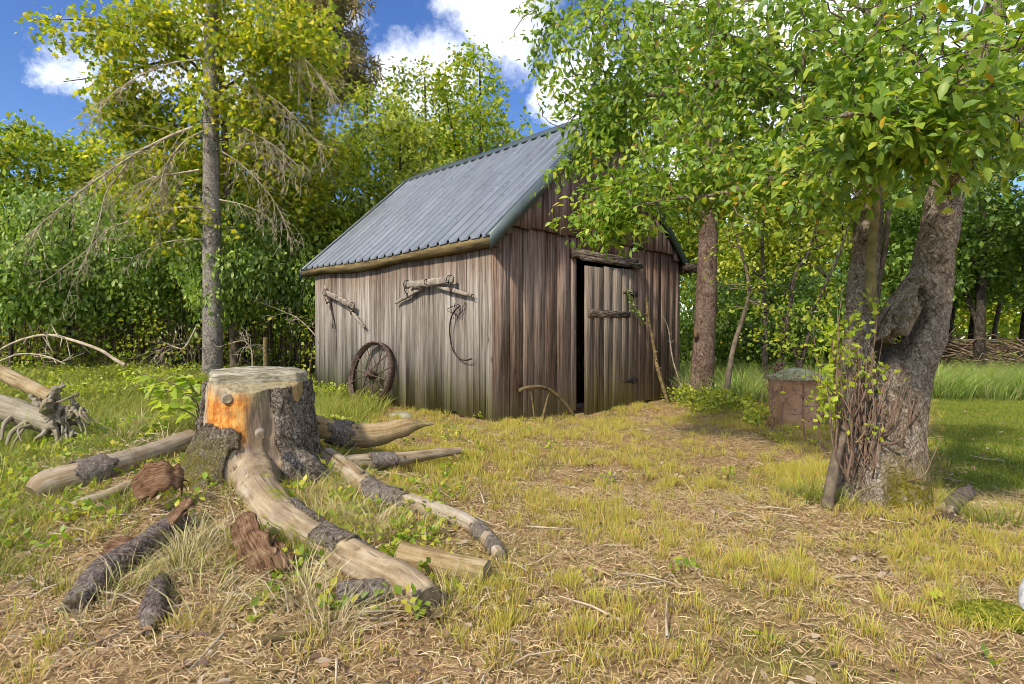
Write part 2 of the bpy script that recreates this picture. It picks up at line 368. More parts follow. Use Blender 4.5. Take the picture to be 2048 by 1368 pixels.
M_DKIRON = plain_mat('dark_iron', [(.3, (.012, .009, .009)), (.55, (.045, .032, .030)), (.72, (.13, .07, .045))], 30, .75, .3, .4)
m, t, b = material('ribbed_roof_metal'); o = t.obj()
nz = t.noise(t.scalevec(o, (.6, 3.2, .6)), 2.2, 6, .6)
t.set(b, 'Base Color', t.ramp(nz, [(0.3, (0.1667, 0.1849, 0.2107)), (0.7, (0.2632, 0.2881, 0.3203))])); b.inputs['Metallic'].default_value = .6
t.set(b, 'Roughness', t.ramp(t.noise(o, 5, 5), [(.3, (.24,) * 3), (.7, (.36,) * 3)])); b.inputs['Specular IOR Level'].default_value = .6
bump(t, b, t.noise(t.scalevec(o, (1, 1.5, 1)), 2.0, 2), .08, .02); M_ROOF = m
M_TRIM = plain_mat('green_trim_metal', [(.3, (.045, .066, .072)), (.7, (.08, .105, .11))], 6, .38, .2, .05, spec=.6)
M_DARKIN = plain_mat('dirt_floor', [(.3, (.03, .02, .012)), (.7, (.09, .065, .04))], 9, .95)

shed = thing('wooden_shed', 'weathered grey plank shed with ribbed blue-grey metal roof and door ajar', 'shed', tuple(SC), rz=SRZ)
def boards(run, lo, hi, wr, fn, gap=(.006, .018)):
    """planks from run lo to hi; fn(mb, a, b, k) adds one plank"""
    mb = MB(); a = lo; k = 0
    while a < hi - .02:
        wd = rng.uniform(*wr); b_ = min(a + wd, hi)
        if hi - b_ < .06: b_ = hi
        fn(mb, a, b_ - rng.uniform(*gap), k); a = b_; k += 1
    return mb
EAVE = lambda x: 2.50 + .90 * x            # underside line of the left slope at local x
def side_board(mb, a, b_, k):
    d = rng.uniform(0, .010); z0 = H1(*S(0, (a + b_) / 2, 0)[:2]) + rng.uniform(.0, .06); tl = rng.normal(0, .004)
    mb.hexa([(-.022 - d, a, z0), (0, a, z0), (0, b_, z0 + rng.normal(0, .012)), (-.022 - d, b_, z0 + rng.normal(0, .012)),
             (-.022 - d, a + tl, 2.47), (0, a + tl, 2.47), (0, b_ + tl, 2.47), (-.022 - d, b_ + tl, 2.47)])
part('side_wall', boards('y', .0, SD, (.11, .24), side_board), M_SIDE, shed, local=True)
DX0, DX1, DZ = 1.63, 3.05, 2.26
def rt(x): return min(2.70, 2.47 + .9 * max(min(x, SW - x), 0))
def front_board(mb, a, b_, k):
    d = rng.uniform(0, .012); z0 = H1(*S((a + b_) / 2, 0, 0)[:2]) + rng.uniform(-.01, .05); tl = rng.normal(0, .004); c = (a + b_) / 2
    z0 = z0 if not DX0 - .02 < c < DX1 + .02 else DZ + .14
    mb.hexa([(a, -.024 - d, z0), (b_, -.024 - d, z0 + rng.normal(0, .01)), (b_, 0, z0), (a, 0, z0),
             (a, -.024 - d, rt(a)), (b_, -.024 - d, rt(b_)), (b_, 0, rt(b_)), (a, 0, rt(a))])
fw = MB()
for lo, hi in ((-.022, DX0), (DX0, DX1), (DX1, SW)):
    m_ = boards('x', lo, hi, (.16, .30), front_board)
    fw.add(np.vstack(m_.V), [np.vstack(m_.f[4])])
part('front_wall', fw, M_FRONT, shed, local=True)
def gable_board(mb, a, b_, k):
    d = rng.uniform(0, .012); za = 2.47 + .9 * min(a, SW - a); zb = 2.47 + .9 * min(b_, SW - b_)
    z0 = 2.58 + rng.uniform(-.014, .012)
    if min(za, zb) < z0 + .02: z0 = min(za, zb) - .04
    y0, y1 = -.075 - d, -.042
    mb.hexa([(a, y0, z0), (b_, y0, z0 + rng.normal(0, .006)), (b_, y1, z0), (a, y1, z0), (a, y0, za), (b_, y0, zb), (b_, y1, zb), (a, y1, za)])
gb = MB()
for lo, hi in ((.03, SW / 2), (SW / 2, SW - .03)):
    m_ = boards('x', lo, hi, (.13, .24), gable_board); gb.add(np.vstack(m_.V), [np.vstack(m_.f[4])])
part('gable_siding', gb, M_GABLE, shed, local=True)
def rear_board(mb, a, b_, k):
    mb.hexa([(a, SD, 0), (b_, SD, 0), (b_, SD + .025, 0), (a, SD + .025, 0)] + [(x, y, 2.47 + .9 * min(x, SW - x)) for x, y in ((a, SD), (b_, SD), (b_, SD + .025), (a, SD + .025))])
rw = MB()
for lo, hi in ((0, SW / 2), (SW / 2, SW)):
    m_ = boards('x', lo, hi, (.15, .25), rear_board, (0, .002)); rw.add(np.vstack(m_.V), [np.vstack(m_.f[4])])
part('rear_wall', rw, M_FRONT, shed, local=True)
def right_board(mb, a, b_, k): mb.box((SW + .001, a, 0), (SW + .026 + rng.uniform(0, .008), b_, 2.47))
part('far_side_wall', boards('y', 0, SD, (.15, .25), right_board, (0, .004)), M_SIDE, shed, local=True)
part('earth_floor', MB().box((.05, .05, -.1), (SW - .05, SD - .05, .035)), M_DARKIN, shed, local=True)
sill = MB().box((DX0 - .05, .01, -.06), (DX1 + .05, .16, .10)); part('threshold', sill, M_BEAM, shed, local=True)
for x in (DX0 - .06, DX1 - .02):
    part('door_post', MB().box((x, .004, 0), (x + .10, .11, 2.6)), M_BEAM, shed, local=True)
rub = MB()
for a_ in range(3): rub.tube([S(1.5, .5, 0) * 0 + (1.55 + .1 * a_, .5, .15 + .25 * a_), (2.9, .9, .55 + .3 * a_)], .05, 6)
part('stored_timber', rub, M_BEAM, shed, local=True)

# roof
RY0, RY1, EX, RX = -.13, SD + .28, -.17, SW / 2
def roofz(x, y): return 2.535 + .90 * x - .020 * np.sin(np.clip((y - .0) / SD, 0, 1) * math.pi) * (1 - np.clip(x / RX, 0, 1)) + .012 * np.sin(y * 1.7)
prof = []                      # ribs every 0.2286 m
y = RY0
while y < RY1 - .02:
    for dy, dz in ((0, 0), (.150, 0), (.166, .042), (.196, .042), (.214, 0)):
        if y + dy < RY1: prof.append((y + dy, dz))
    y += .2286
prof.append((RY1, 0)); prof = np.array(prof)
for sgn in (1, -1):
    rows = 10; V = []
    for r_ in range(rows + 1):
        x = EX + (RX - .01 - EX) * r_ / rows
        z = roofz(x, prof[:, 0]) + prof[:, 1]
        V.append(np.stack([np.full(len(prof), x if sgn > 0 else SW - x), prof[:, 0], z], -1))
    V = np.vstack(V); k = len(prof); i = np.arange(rows)[:, None] * k + np.arange(k - 1)[None]
    qd = np.stack([i, i + 1, i + k + 1, i + k], -1).reshape(-1, 4)
    if sgn > 0: qd = qd[:, ::-1]
    und = V.copy(); und[:, 2] -= .004
    mb = MB().add(V, [qd]).add(und, [qd[:, ::-1]])
    part('roof_panel', mb, M_ROOF, shed, local=True)
cap = MB()
for sgn in (1, -1):
    ys = np.linspace(RY0 - .01, RY1 + .01, 12); V = []
    for yy in ys:
        zc = float(roofz(RX, yy)) + .045
        V += [(RX, yy, zc), (RX - sgn * .15, yy, zc - .135), (RX - sgn * .15, yy, zc - .155), (RX, yy, zc - .02)]
    i = np.arange(11)[:, None] * 4; j = np.arange(4)[None]; kk = (j + 1) % 4
    cap.add(V, [np.stack([i + j, i + kk, i + 4 + kk, i + 4 + j], -1).reshape(-1, 4), [(0, 1, 2, 3), (44, 45, 46, 47)]])
part('ridge_cap', cap, M_TRIM, shed, local=True)
for sgn in (1, -1):
    for yy, dy in ((RY0, -1), (RY1, 1)):
        tr_ = MB(); X = lambda x: x if sgn > 0 else SW - x
        x0, x1 = EX - .01, RX + .0; z0, z1 = float(roofz(x0, yy)), float(roofz(x1, yy))
        a, b_ = yy + dy * .022, yy + dy * .002
        tr_.hexa([(X(x0), a, z0 - .17), (X(x1), a, z1 - .17), (X(x1), b_, z1 - .17), (X(x0), b_, z0 - .17), (X(x0), a, z0 + .028), (X(x1), a, z1 + .028), (X(x1), b_, z1 + .028), (X(x0), b_, z0 + .028)])
        c_ = yy - dy * .11
        tr_.hexa([(X(x0), b_, z0 + .024), (X(x1), b_, z1 + .024), (X(x1), c_, z1 + .024), (X(x0), c_, z0 + .024), (X(x0), b_, z0 + .028), (X(x1), b_, z1 + .028), (X(x1), c_, z1 + .028), (X(x0), c_, z0 + .028)])
        part('rake_trim', tr_, M_TRIM, shed, local=True)
for sgn in (1, -1):
    fa = MB(); X = lambda x: x if sgn > 0 else SW - x
    ys = np.linspace(RY0 + .01, RY1 - .03, 14); V = []
    for yy in ys:
        zt = float(roofz(EX, yy)) - .005; h_ = .125 + .018 * math.sin(yy * 2.3) + rng.normal(0, .004)
        V += [(X(EX + .012), yy, zt - h_ + .03), (X(-.03), yy, zt - h_ - .005), (X(-.03), yy, zt + .08), (X(EX + .012), yy, zt)]
    i = np.arange(13)[:, None] * 4; j = np.arange(4)[None]; kk = (j + 1) % 4
    fa.add(V, [np.stack([i + j, i + kk, i + 4 + kk, i + 4 + j], -1).reshape(-1, 4), [(0, 1, 2, 3), (52, 53, 54, 55)]])
    part('fascia', fa, M_FASC, shed, local=True)
# soffit splinter hanging under the eave and beam end at the right
part('split_board', MB().hexa([(-.075, 2.0, 2.24), (-.05, 2.0, 2.24), (-.05, 2.7, 2.30), (-.075, 2.7, 2.30), (-.075, 2.0, 2.262), (-.05, 2.0, 2.262), (-.05, 2.7, 2.345), (-.075, 2.7, 2.345)]), M_BEAM, shed, local=True)
lin = MB().box((DX0 - .14, -.105, DZ + .005), (DX1 + .10, -.0265 - .012, DZ + .135), jit=.006)
lin.box((DX0 - .02, -.125, DZ - .02), (DX1 + .16, -.107, DZ + .055), jit=.006)
part('door_header', lin, M_BEAM, shed, local=True)
part('beam_end', MB().box((SW - .02, -.25, 2.30), (SW + .55, -.10, 2.44), jit=.006), M_BEAM, shed, local=True)

# door, hinged on the right and standing a little open
ang = R(4); dl = 1.36; ca, sa = math.cos(ang), math.sin(ang)
def D(u, v, z): return (DX1 - .01 - u * ca + (-v) * 0 + v * sa * 0, -.03 - u * sa - v, z)
door = MB(); u = 0; k = 0
ws = [.16, .21, .27, .24, .26, .22]
for wd in ws:
    a, b_ = u, u + wd - rng.uniform(.003, .012); u += wd; d = rng.uniform(0, .008)
    zt = 2.20 - .02 * k * .3 + rng.normal(0, .012); zb = .0 - .012 * k + rng.normal(0, .006); k += 1
    door.hexa([D(a, 0, zb), D(b_, 0, zb), D(b_, .03 + d, zb), D(a, .03 + d, zb), D(a, 0, zt), D(b_, 0, zt), D(b_, .03 + d, zt), D(a, .03 + d, zt)])
od = part('door', door, M_DOOR, shed, local=True)
for z_, h_, a, b_ in ((1.40, .10, .18, 1.30),):
    bt = MB().hexa([D(a, .037, z_ + .02), D(b_, .037, z_ - .01), D(b_, .085, z_ - .01), D(a, .085, z_ + .02), D(a, .037, z_ + h_ + .01), D(b_, .037, z_ + h_ + .02), D(b_, .085, z_ + h_ + .02), D(a, .085, z_ + h_ + .01)])
    link('batten', bt.mesh('batten', M_BEAM), od)
for z_ in (1.82, .40):
    hg = MB().hexa([D(.02, .036, z_ - .055), D(.34, .036, z_ - .012), D(.34, .05, z_ - .012), D(.02, .05, z_ - .055), D(.02, .036, z_ + .03), D(.34, .036, z_ + .012), D(.34, .05, z_ + .012), D(.02, .05, z_ + .03)])
    hg.tube([D(.0, .045, z_ - .07), D(.0, .045, z_ + .05)], .016, 8)
    hg.box((DX1 + .005, -.055, z_ - .045), (DX1 + .12, -.0375, z_ + .03))
    link('hinge', hg.mesh('hinge', M_DKIRON), od)

# ------------------------------------------------------------------ things hung on the side wall
def W(px, py, out): s, z = sidept(px, py); return S(-.035 - out, s, z)
def bar(mb, p, q_, hw, hh, taper=1.0, mat=0, wob=.0):
    """flattened rounded bar lying against the side wall"""
    p, q_ = np.array(p), np.array(q_); T = unit(q_ - p); nrm = -SU; up = np.cross(T, nrm)
    V = []; m_ = 9
    for i_ in range(m_):
        s_ = i_ / (m_ - 1); k_ = 1 - (1 - taper) * abs(2 * s_ - 1) ** 1.5
        c_ = p + (q_ - p) * s_ + rng.normal(0, .003, 3)
        for a_ in (-1, -.7, .7, 1, .7, -.7): pass
        for du, dn in ((-1, -.6), (-.6, -1), (.6, -1), (1, -.6), (1, .6), (.6, 1), (-.6, 1), (-1, .6)):
            V.append(c_ + up * du * hh * k_ + nrm * dn * hw * k_)
    i_ = np.arange(m_ - 1)[:, None] * 8; j = np.arange(8)[None]; kk = (j + 1) % 8
    mb.add(V, [np.stack([i_ + j, i_ + kk, i_ + 8 + kk, i_ + 8 + j], -1).reshape(-1, 4), [tuple(range(7, -1, -1)), tuple(range(8 * m_ - 8, 8 * m_))]], mat); return mb
def ring(mb, c_, axis_, r_, t_, mat=0):
    axis_ = unit(np.array(axis_, float)); u_ = unit(np.cross(axis_, (.3, .2, .9))); v_ = np.cross(axis_, u_); th = np.linspace(0, 2 * math.pi, 13)
    return mb.tube([np.array(c_) + r_ * (math.cos(x) * u_ + math.sin(x) * v_) for x in th], t_, 5, False, mat)
def doubletree(label, bar_px, singles, hh):
    a, b_ = W(*bar_px[0], .10), W(*bar_px[1], .10)
    root = thing('doubletree', label, 'horse harness bar', tuple((a + b_) / 2), 'wooden harness bars hung on the side wall')
    part('crossbar', bar(MB(), a, b_, .022, hh, .85), M_PALEW, root)
    mid = (a + b_) / 2
    part('iron_ring', ring(MB(), mid - SU * .03, SV, .04, .006), M_DKIRON, root)
    for e in (a + (b_ - a) * .05, a + (b_ - a) * .95): part('iron_band', ring(MB(), e - SU * .01, b_ - a, hh * 1.2, .006), M_DKIRON, root)
    for (p_, q_, fac) in singles:
        p1, q1 = W(*p_, .055), W(*q_, .055); t_ = MB(); bar(t_, p1, q1, .02, .03, .55)
        so_ = part('singletree', t_, M_PALEW, root)
        sub('end_hook', ring(MB(), q1 + unit(q1 - p1) * .03, SU, .026, .006), M_DKIRON, so_, root)
        sub('iron_band', ring(MB(), p1 + (q1 - p1) * fac - SU * .005, q1 - p1, .034, .007), M_DKIRON, so_, root)
        h_ = MB()
        e = p1 + (q1 - p1) * fac; near = a + (b_ - a) * np.clip(np.dot(e - a, b_ - a) / np.dot(b_ - a, b_ - a), .02, .98)
        h_.tube([e - SU * .03, (e + near) / 2 - SU * .06, near - SU * .02], .007, 5)
        sub('hook', h_, M_DKIRON, so_, root)
doubletree('grey wooden doubletree hung slanting at the far left of the shed side wall', ((664, 585), (722, 614)), (((659, 571), (675, 651), .45), ((707, 617), (739, 655), .25)), .05)
doubletree('pale wooden doubletree hung level with spread bars above the iron hoop', ((826, 571), (922, 560)), (((801, 607), (857, 574), .5), ((881, 573), (953, 592), .5)), .052)
hp = [W(x, y, .05 + .02 * math.sin(i_)) for i_, (x, y) in enumerate([(930, 612), (921, 622), (913, 640), (909.5, 665), (911, 692), (918, 708), (930, 718), (944, 720), (956, 717)])]
hp = spline(hp, 5); hoop = MB()
hoop.tube(hp, .010, 6)
for k in range(7):
    a = W(922 + rng.normal(0, 5), 613 + rng.normal(0, 4), .06); hoop.tube(spline([a, a + rng.normal(0, .06, 3) + (0, 0, -.05), a + rng.normal(0, .09, 3) + (0, 0, -.16)], 3), .004, 4)
solo('iron_hoop', hoop, M_DKIRON, 'thin broken iron hoop curving down the shed side wall', 'hoop', tuple(hp[0]))

# spoked steel wheel leaning on the side wall
s0, zb = sidept(752, 812); wr = .535; lean = R(12); yaw = R(5)
base = S(-.035 - .30, 2.66, 0); base[2] = H1(base[0], base[1]) - .03
ax = np.array([-math.cos(lean), 0, math.sin(lean)])            # wheel axle direction in shed-local terms
ax = np.array([ax[0] * math.cos(yaw), ax[0] * math.sin(yaw), ax[2]]); axw = SU * ax[0] + SV * ax[1] + np.array([0, 0, ax[2]])
upw = unit(np.array([0, 0, 1.]) - axw * axw[2]); hz = np.cross(axw, upw); wc = base + upw * wr
wheel = thing('wagon_wheel', 'large rusty spoked iron wheel leaning on the shed side wall', 'wheel', tuple(base))
rim = MB(); m_ = 56; th = np.arange(m_) / m_ * 2 * math.pi; V = []
for a in th:
    d_ = math.cos(a) * hz + math.sin(a) * upw
    for rr, ww in ((wr, -.06), (wr, .06), (wr - .02, .06), (wr - .02, .012), (wr - .055, .008), (wr - .055, -.008), (wr - .02, -.012), (wr - .02, -.06)): V.append(wc + d_ * rr + axw * ww)
i_ = np.arange(m_)[:, None]; j = np.arange(8)[None]
rim.add(V, [np.stack([i_ * 8 + j, i_ * 8 + (j + 1) % 8, ((i_ + 1) % m_) * 8 + (j + 1) % 8, ((i_ + 1) % m_) * 8 + j], -1).reshape(-1, 4)])
part('rim', rim, M_IRON, wheel)
hub = MB().tube([wc - axw * .10, wc - axw * .09, wc - axw * .04, wc + axw * .04, wc + axw * .09, wc + axw * .10], [.045, .05, .075, .075, .05, .045], 14)
part('hub', hub, M_IRON, wheel)
for k in range(14):
    a = (k + .3) / 14 * 2 * math.pi; d_ = math.cos(a) * hz + math.sin(a) * upw; sg = .07 if k % 2 else -.07
    part('spoke', MB().tube([wc + axw * sg + d_ * .05, wc + d_ * (wr - .03) + axw * sg * .25], .010, 6), M_IRON, wheel)
# broken wheel piece at the front corner
def FW(px, py, out): s, z = frontpt(px, py); return S(s, -.05 - out, z)
bw = thing('wheel_fragment', 'broken curved wooden wheel piece with two spokes at the shed front corner', 'wheel piece', tuple(FW(1070, 838, .14)))
arc = spline([FW(1023, 779, .10), FW(1036, 774, .12), FW(1058, 772, .15), FW(1078, 779, .16), FW(1095, 794, .18), (FW(1110, 812, .19)), FW(1124, 833, .2)], 5)
part('rim', MB().tube(arc, .026, 8, wob=.2), M_FASC, bw)
part('spoke', MB().tube([FW(1042, 778, .13), FW(1046, 812, .14), FW(1049, 842, .15)], .012, 6), M_FASC, bw)
part('spoke', MB().tube([FW(1076, 783, .16), FW(1068, 812, .16), FW(1060, 842, .17)], [.016, .016, .02], 6), M_FASC, bw)

# sticks leaning on the front wall
for pts, r0, lab in (([(1296, 805, .35), (1291, 740, .2), (1288, 680, .12), (1285, 645, .08), (1282, 597, .05)], .034, 'knobbly dead stick leaning on the front wall right of the door'),
                     ([(1332, 800, .35), (1326, 720, .15), (1324, 660, .08), (1315, 632, .05)], .016, 'thin pale dead stick leaning near the right end of the front wall')):
    pp = spline([FW(*p_) for p_ in pts], 4); mb = MB().tube(pp, np.linspace(r0, r0 * .6, len(pp)), 7, wob=.35)
    for k in range(4):
        a = pp[rng.integers(3, len(pp) - 1)]; mb.tube([a, a + np.array([rng.normal(0, .06), -.04, .05])], r0 * .4, 5)
    solo('leaning_stick', mb, M_PALEW if r0 < .02 else M_FASC, lab, 'stick', tuple(pp[0]), True)
# stones
M_STONE = plain_mat('mossy_stone', [(.3, (.10, .11, .05)), (.5, (.24, .23, .15)), (.7, (.36, .34, .27))], 9, .9)
def rock(name, c_, r_, seed, mats, label, cat, sub_=3):
    import bmesh
    bm = bmesh.new(); bmesh.ops.create_icosphere(bm, subdivisions=sub_, radius=1); V = np.array([v.co[:] for v in bm.verts]); fc = np.array([[v.index for v in f_.verts] for f_ in bm.faces]); bm.free()
    V = V * (1 + .28 * fbm(V * 1.3, seed, 3))[:, None] * np.array(r_)
    return tag(link(name, make_mesh(name, V, [fc], mats, smooth=True), None, tuple(c_)), label, cat)
p = Pz(801, 836, H1(-1.6, 8.6) + .03); rock('stone', p, (.17, .13, .09), 3, M_STONE, 'pale rounded stone at the foot of the shed side wall', 'stone')
p = Pz(945, 862, .0); rock('stone', p, (.17, .14, .05), 8, M_STONE, 'flat low stone sunk in grass before the shed corner', 'stone')

# ------------------------------------------------------------------ fused organic meshes
def fuse(mb, voxel):
    """join overlapping closed shapes into one skin; returns verts, quads"""
    me = mb.mesh('tmp', []); o = bpy.data.objects.new('tmp', me); COL.objects.link(o)
    md = o.modifiers.new('r', 'REMESH'); md.mode = 'VOXEL'; md.voxel_size = voxel
    dg = bpy.context.evaluated_depsgraph_get(); e = bpy.data.meshes.new_from_object(o.evaluated_get(dg))
    V = np.empty(len(e.vertices) * 3); e.vertices.foreach_get('co', V); V = V.reshape(-1, 3)
    q = np.empty(len(e.loops), np.int32); e.loops.foreach_get('vertex_index', q); q = q.reshape(-1, 4)
    bpy.data.objects.remove(o); bpy.data.meshes.remove(e); bpy.data.meshes.remove(me); return V, q
def normals(V, q):
    fn = np.cross(V[q[:, 2]] - V[q[:, 0]], V[q[:, 3]] - V[q[:, 1]]); N = np.zeros_like(V)
    for k in range(4): np.add.at(N, q[:, k], fn)
    return unit(N)
def relax(V, q, it=2, f=.5):
    for _ in range(it):
        A = np.zeros_like(V); c = np.zeros(len(V))
        for k in range(4): np.add.at(A, q[:, k], V[q[:, (k + 1) % 4]] + V[q[:, (k + 3) % 4]]); np.add.at(c, q[:, k], 2)
        V = V + f * (A / c[:, None] - V)
    return V
def pathdist(V, path):
    """distance to a polyline and 0..1 position along it"""
    best = np.full(len(V), 1e9); tt = np.zeros(len(V)); m_ = len(path) - 1
    for i_ in range(m_):
        a, b_ = path[i_], path[i_ + 1]; ab = b_ - a; t_ = np.clip((V - a) @ ab / (ab @ ab), 0, 1)
        d_ = np.linalg.norm(V - a - t_[:, None] * ab, axis=1); u_ = d_ < best; best[u_] = d_[u_]; tt[u_] = (i_ + t_[u_]) / m_
    return best, tt
def shell(V, q, mask, out, inn):
    """raised flake of the faces whose corners are all in mask"""
    N = normals(V, q); f_ = q[mask[q].all(1)]
    if not len(f_): return None
    idx = np.unique(f_); rm = np.full(len(V), -1); rm[idx] = np.arange(len(idx)); f_ = rm[f_]; o_ = out[idx] if hasattr(out, '__len__') else out
    top = V[idx] + N[idx] * np.reshape(o_, (-1, 1)); bot = V[idx] + N[idx] * inn
    e = np.concatenate([np.stack([f_[:, k], f_[:, (k + 1) % 4]], 1) for k in range(4)])
    key = np.sort(e, 1); kk = key[:, 0] * len(V) + key[:, 1]; u_, inv, cnt = np.unique(kk, return_inverse=True, return_counts=True)
    be = e[cnt[inv] == 1]; n_ = len(idx)
    top[np.unique(be)] = V[idx][np.unique(be)] + N[idx][np.unique(be)] * (np.reshape(o_, (-1, 1))[np.unique(be)] * .75 if hasattr(o_, '__len__') else o_ * .75)
    side = np.stack([be[:, 1], be[:, 0], be[:, 0] + n_, be[:, 1] + n_], 1)
    return np.vstack([top, bot]), np.vstack([f_, side])

# ------------------------------------------------------------------ the big tree stump
M_BARK = bark_mat('stump_bark', [(.25, (.035, .026, .019)), (.42, (.125, .098, .076)), (.58, (.25, .21, .17)), (.75, (.40, .355, .30))], 1.25, strength=1.0, stretch=.7, attr_moss=True)
m, t, b = material('stump_wood'); o = t.obj(); gv = t.grain()
gr = t.noise(t.scalevec(gv, (34, 34, 3.2)), 1, 7, .66, .5); bl = t.noise(o, 6, 6, .62); fine = t.noise(t.scalevec(gv, (120, 120, 9)), 1, 3)
f = t.math('ADD', t.math('MULTIPLY', gr, .6), t.math('MULTIPLY', bl, .4))
c = t.ramp(f, [(.30, (.09, .056, .03)), (.43, (.215, .155, .09)), (.55, (.35, .28, .18)), (.70, (.48, .42, .32))])
og = t.ramp(t.math('ADD', t.math('MULTIPLY', gr, .5), t.math('MULTIPLY', t.noise(o, 22, 6, .7), .5)), [(.34, (.10, .030, .008)), (.45, (.40, .13, .02)), (.55, (.60, .30, .06)), (.68, (.62, .44, .20))])
c = t.mix(t.mapr(t.noise(o, 5.2, 7, .7), .48, .64, 0, .75), c, t.ramp(gr, [(.3, (.10, .075, .055)), (.5, (.26, .20, .15)), (.7, (.40, .36, .30))]))
ck = t.noise(t.scalevec(gv, (48, 48, 1.2)), 1, 2, .5); c = t.mix(t.mapr(ck, .30, .36, .8, 0), c, (.07, .045, .03))
c = t.mix(t.mapr(t.noise(o, 9, 6, .7), .60, .68, 0, .7), c, (.13, .075, .045))
c = t.mix(t.attr('orange'), c, og)
c = t.mix(t.math('MULTIPLY', t.attr('dark'), t.mapr(gr, .36, .62)), c, (.075, .045, .040))
c = t.mix(t.math('MULTIPLY', t.attr('olive'), .7), c, t.ramp(gr, [(.3, (.12, .10, .045)), (.7, (.34, .31, .17))]))
c = t.mix(t.math('MULTIPLY', t.attr('moss'), t.mapr(t.noise(o, 30, 5), .35, .52)), c, t.ramp(t.noise(o, 70, 3), [(.3, (.10, .11, .01)), (.7, (.30, .30, .03))]))
c = t.mix(t.math('MULTIPLY', t.attr('hide'), 1.0), c, (.06, .035, .022))
c = t.mix(t.mapr(t.voro(o, 26), .035, .06, .85, 0), c, (.035, .022, .015))
t.set(b, 'Base Color', c); b.inputs['Roughness'].default_value = .75; b.inputs['Specular IOR Level'].default_value = .22
bump(t, b, t.math('ADD', gr, t.math('MULTIPLY', fine, .5)), .6, .010); M_STUMP = m
M_SAWN = plain_mat('sawn_grey_wood', [(.34, (.10, .085, .05)), (.48, (.23, .205, .14)), (.62, (.37, .345, .27))], 14, .9, 0, .5, (.45, 2.2, 5))
M_RING = plain_mat('cut_end_wood', [(.3, (.08, .06, .038)), (.5, (.20, .16, .105)), (.7, (.34, .29, .21))], 20, .85, 0, .6)

STC = np.array([-1.69, 3.93, 0]); SR = np.array([.918, .395, 0]); SF = np.array([.395, -.918, 0])
st = MB(); na = 56; zs = [-.15, -.02, .06, .12, .18, .25, .33, .42, .52, .62, .72, .78, .815]
V = []
for z_ in zs:
    th = np.arange(na) / na * 2 * math.pi; cl, fl = np.cos(th), np.sin(th)
    fz = np.exp(-max(z_ - .06, 0) / .20)
    r_ = .318 - .03 * (z_ - .5) + fz * (.08 + .32 * np.clip(-cl, 0, 1) ** 1.3 * np.clip(.6 + fl, .3, 1.3) + .10 * np.clip(fl, 0, 1) + .06 * np.cos(5 * th + .7) + .04 * np.cos(9 * th) + .02 * np.cos(14 * th))
    r_ = r_ * (1 + .035 * np.cos(3 * th + .5) + .02 * np.cos(7 * th)) - .035 * np.exp(-((th - math.pi * .42) / .14) ** 2)
    cz = STC + np.array([0, 0, z_]) + SR * (-.02 * fz)
    V.append(cz + r_[:, None] * (cl[:, None] * SR + fl[:, None] * SF) * np.array([1, 1, 1]))
V = np.vstack(V); i_ = np.arange(len(zs) - 1)[:, None] * na; j = np.arange(na)[None]
st.add(V, [np.stack([i_ + j, i_ + (j + 1) % na, i_ + na + (j + 1) % na, i_ + na + j], -1).reshape(-1, 4), [tuple(range(na - 1, -1, -1)), tuple(range(len(zs) * na - na, len(zs) * na))]])
RT = spline([P(505, 900, 3.78), Pz(514, 975, .23), Pz(566, 1042, .165), Pz(626, 1078, .135), Pz(688, 1109, .125), Pz(757, 1146, .115), Pz(803, 1163, .11), Pz(851, 1202, .085)], 5)
rr = np.interp(np.linspace(0, 1, len(RT)), [0, .14, .3, .45, .6, .75, .86, 1], [.09, .120, .100, .082, .074, .066, .070, .060])
st.tube(RT, rr, 20, wob=.12, seed=4)
# flare toward the left back and two buried roots
for pts, r0, r1 in (([P(565, 930, 3.78), P(610, 945, 3.75), Pz(650, 965, .14)], .12, .05), ([P(470, 985, 3.7), Pz(440, 1035, .11), Pz(425, 1066, .03)], .07, .04), ([P(400, 960, 3.95), Pz(365, 1000, .15), Pz(330, 1035, .08)], .07, .03)):
    pp = spline(pts, 4); st.tube(pp, np.linspace(r0, r1, len(pp)), 16, wob=.15, seed=7)
V, q = fuse(st, .0125); V = relax(V, q, 4)
rel = V - STC; fr_ = rel @ SF; V[:, 2] -= np.where(V[:, 2] > .74, np.clip((fr_ - .16) / .14, 0, 1.2) * .045 * np.clip((V[:, 2] - .74) / .07, 0, 1), 0)
d_, tt = pathdist(V, RT); rel = V - STC; L = rel @ SR; FR = rel @ SF; ZZ = V[:, 2]
N = normals(V, q); top = (ZZ > .745) & (N[:, 2] > .6)
nzb = fbm(V * np.array([5, 5, 5.]), 21, 4); nzs = fbm(V * np.array([14, 14, 3.]), 31, 3)
onroot = (d_ < .20) & (tt > .16)
zz_ = ZZ + .10 * nzb
bare = (FR > .02) & (((L > -.305) & (L < .075 + .04 * nzb - .02) & (ZZ > .535 + .10 * nzb)) | ((L > -.085 - .10 * (ZZ < .3) + .05 * nzb) & (L < .07 + .10 * np.clip(.80 - ZZ, 0, .5) + .03 * nzb)))
bare |= onroot | ((d_ < .16) & (ZZ < .42) & (L < .25)) | top
strip = (L > .20 + .02 * nzb) & (L < .275 + .02 * nzb) & (ZZ > .70 + .12 * nzb + .4 * np.abs(L - .235)) & (FR > 0)
bare |= strip
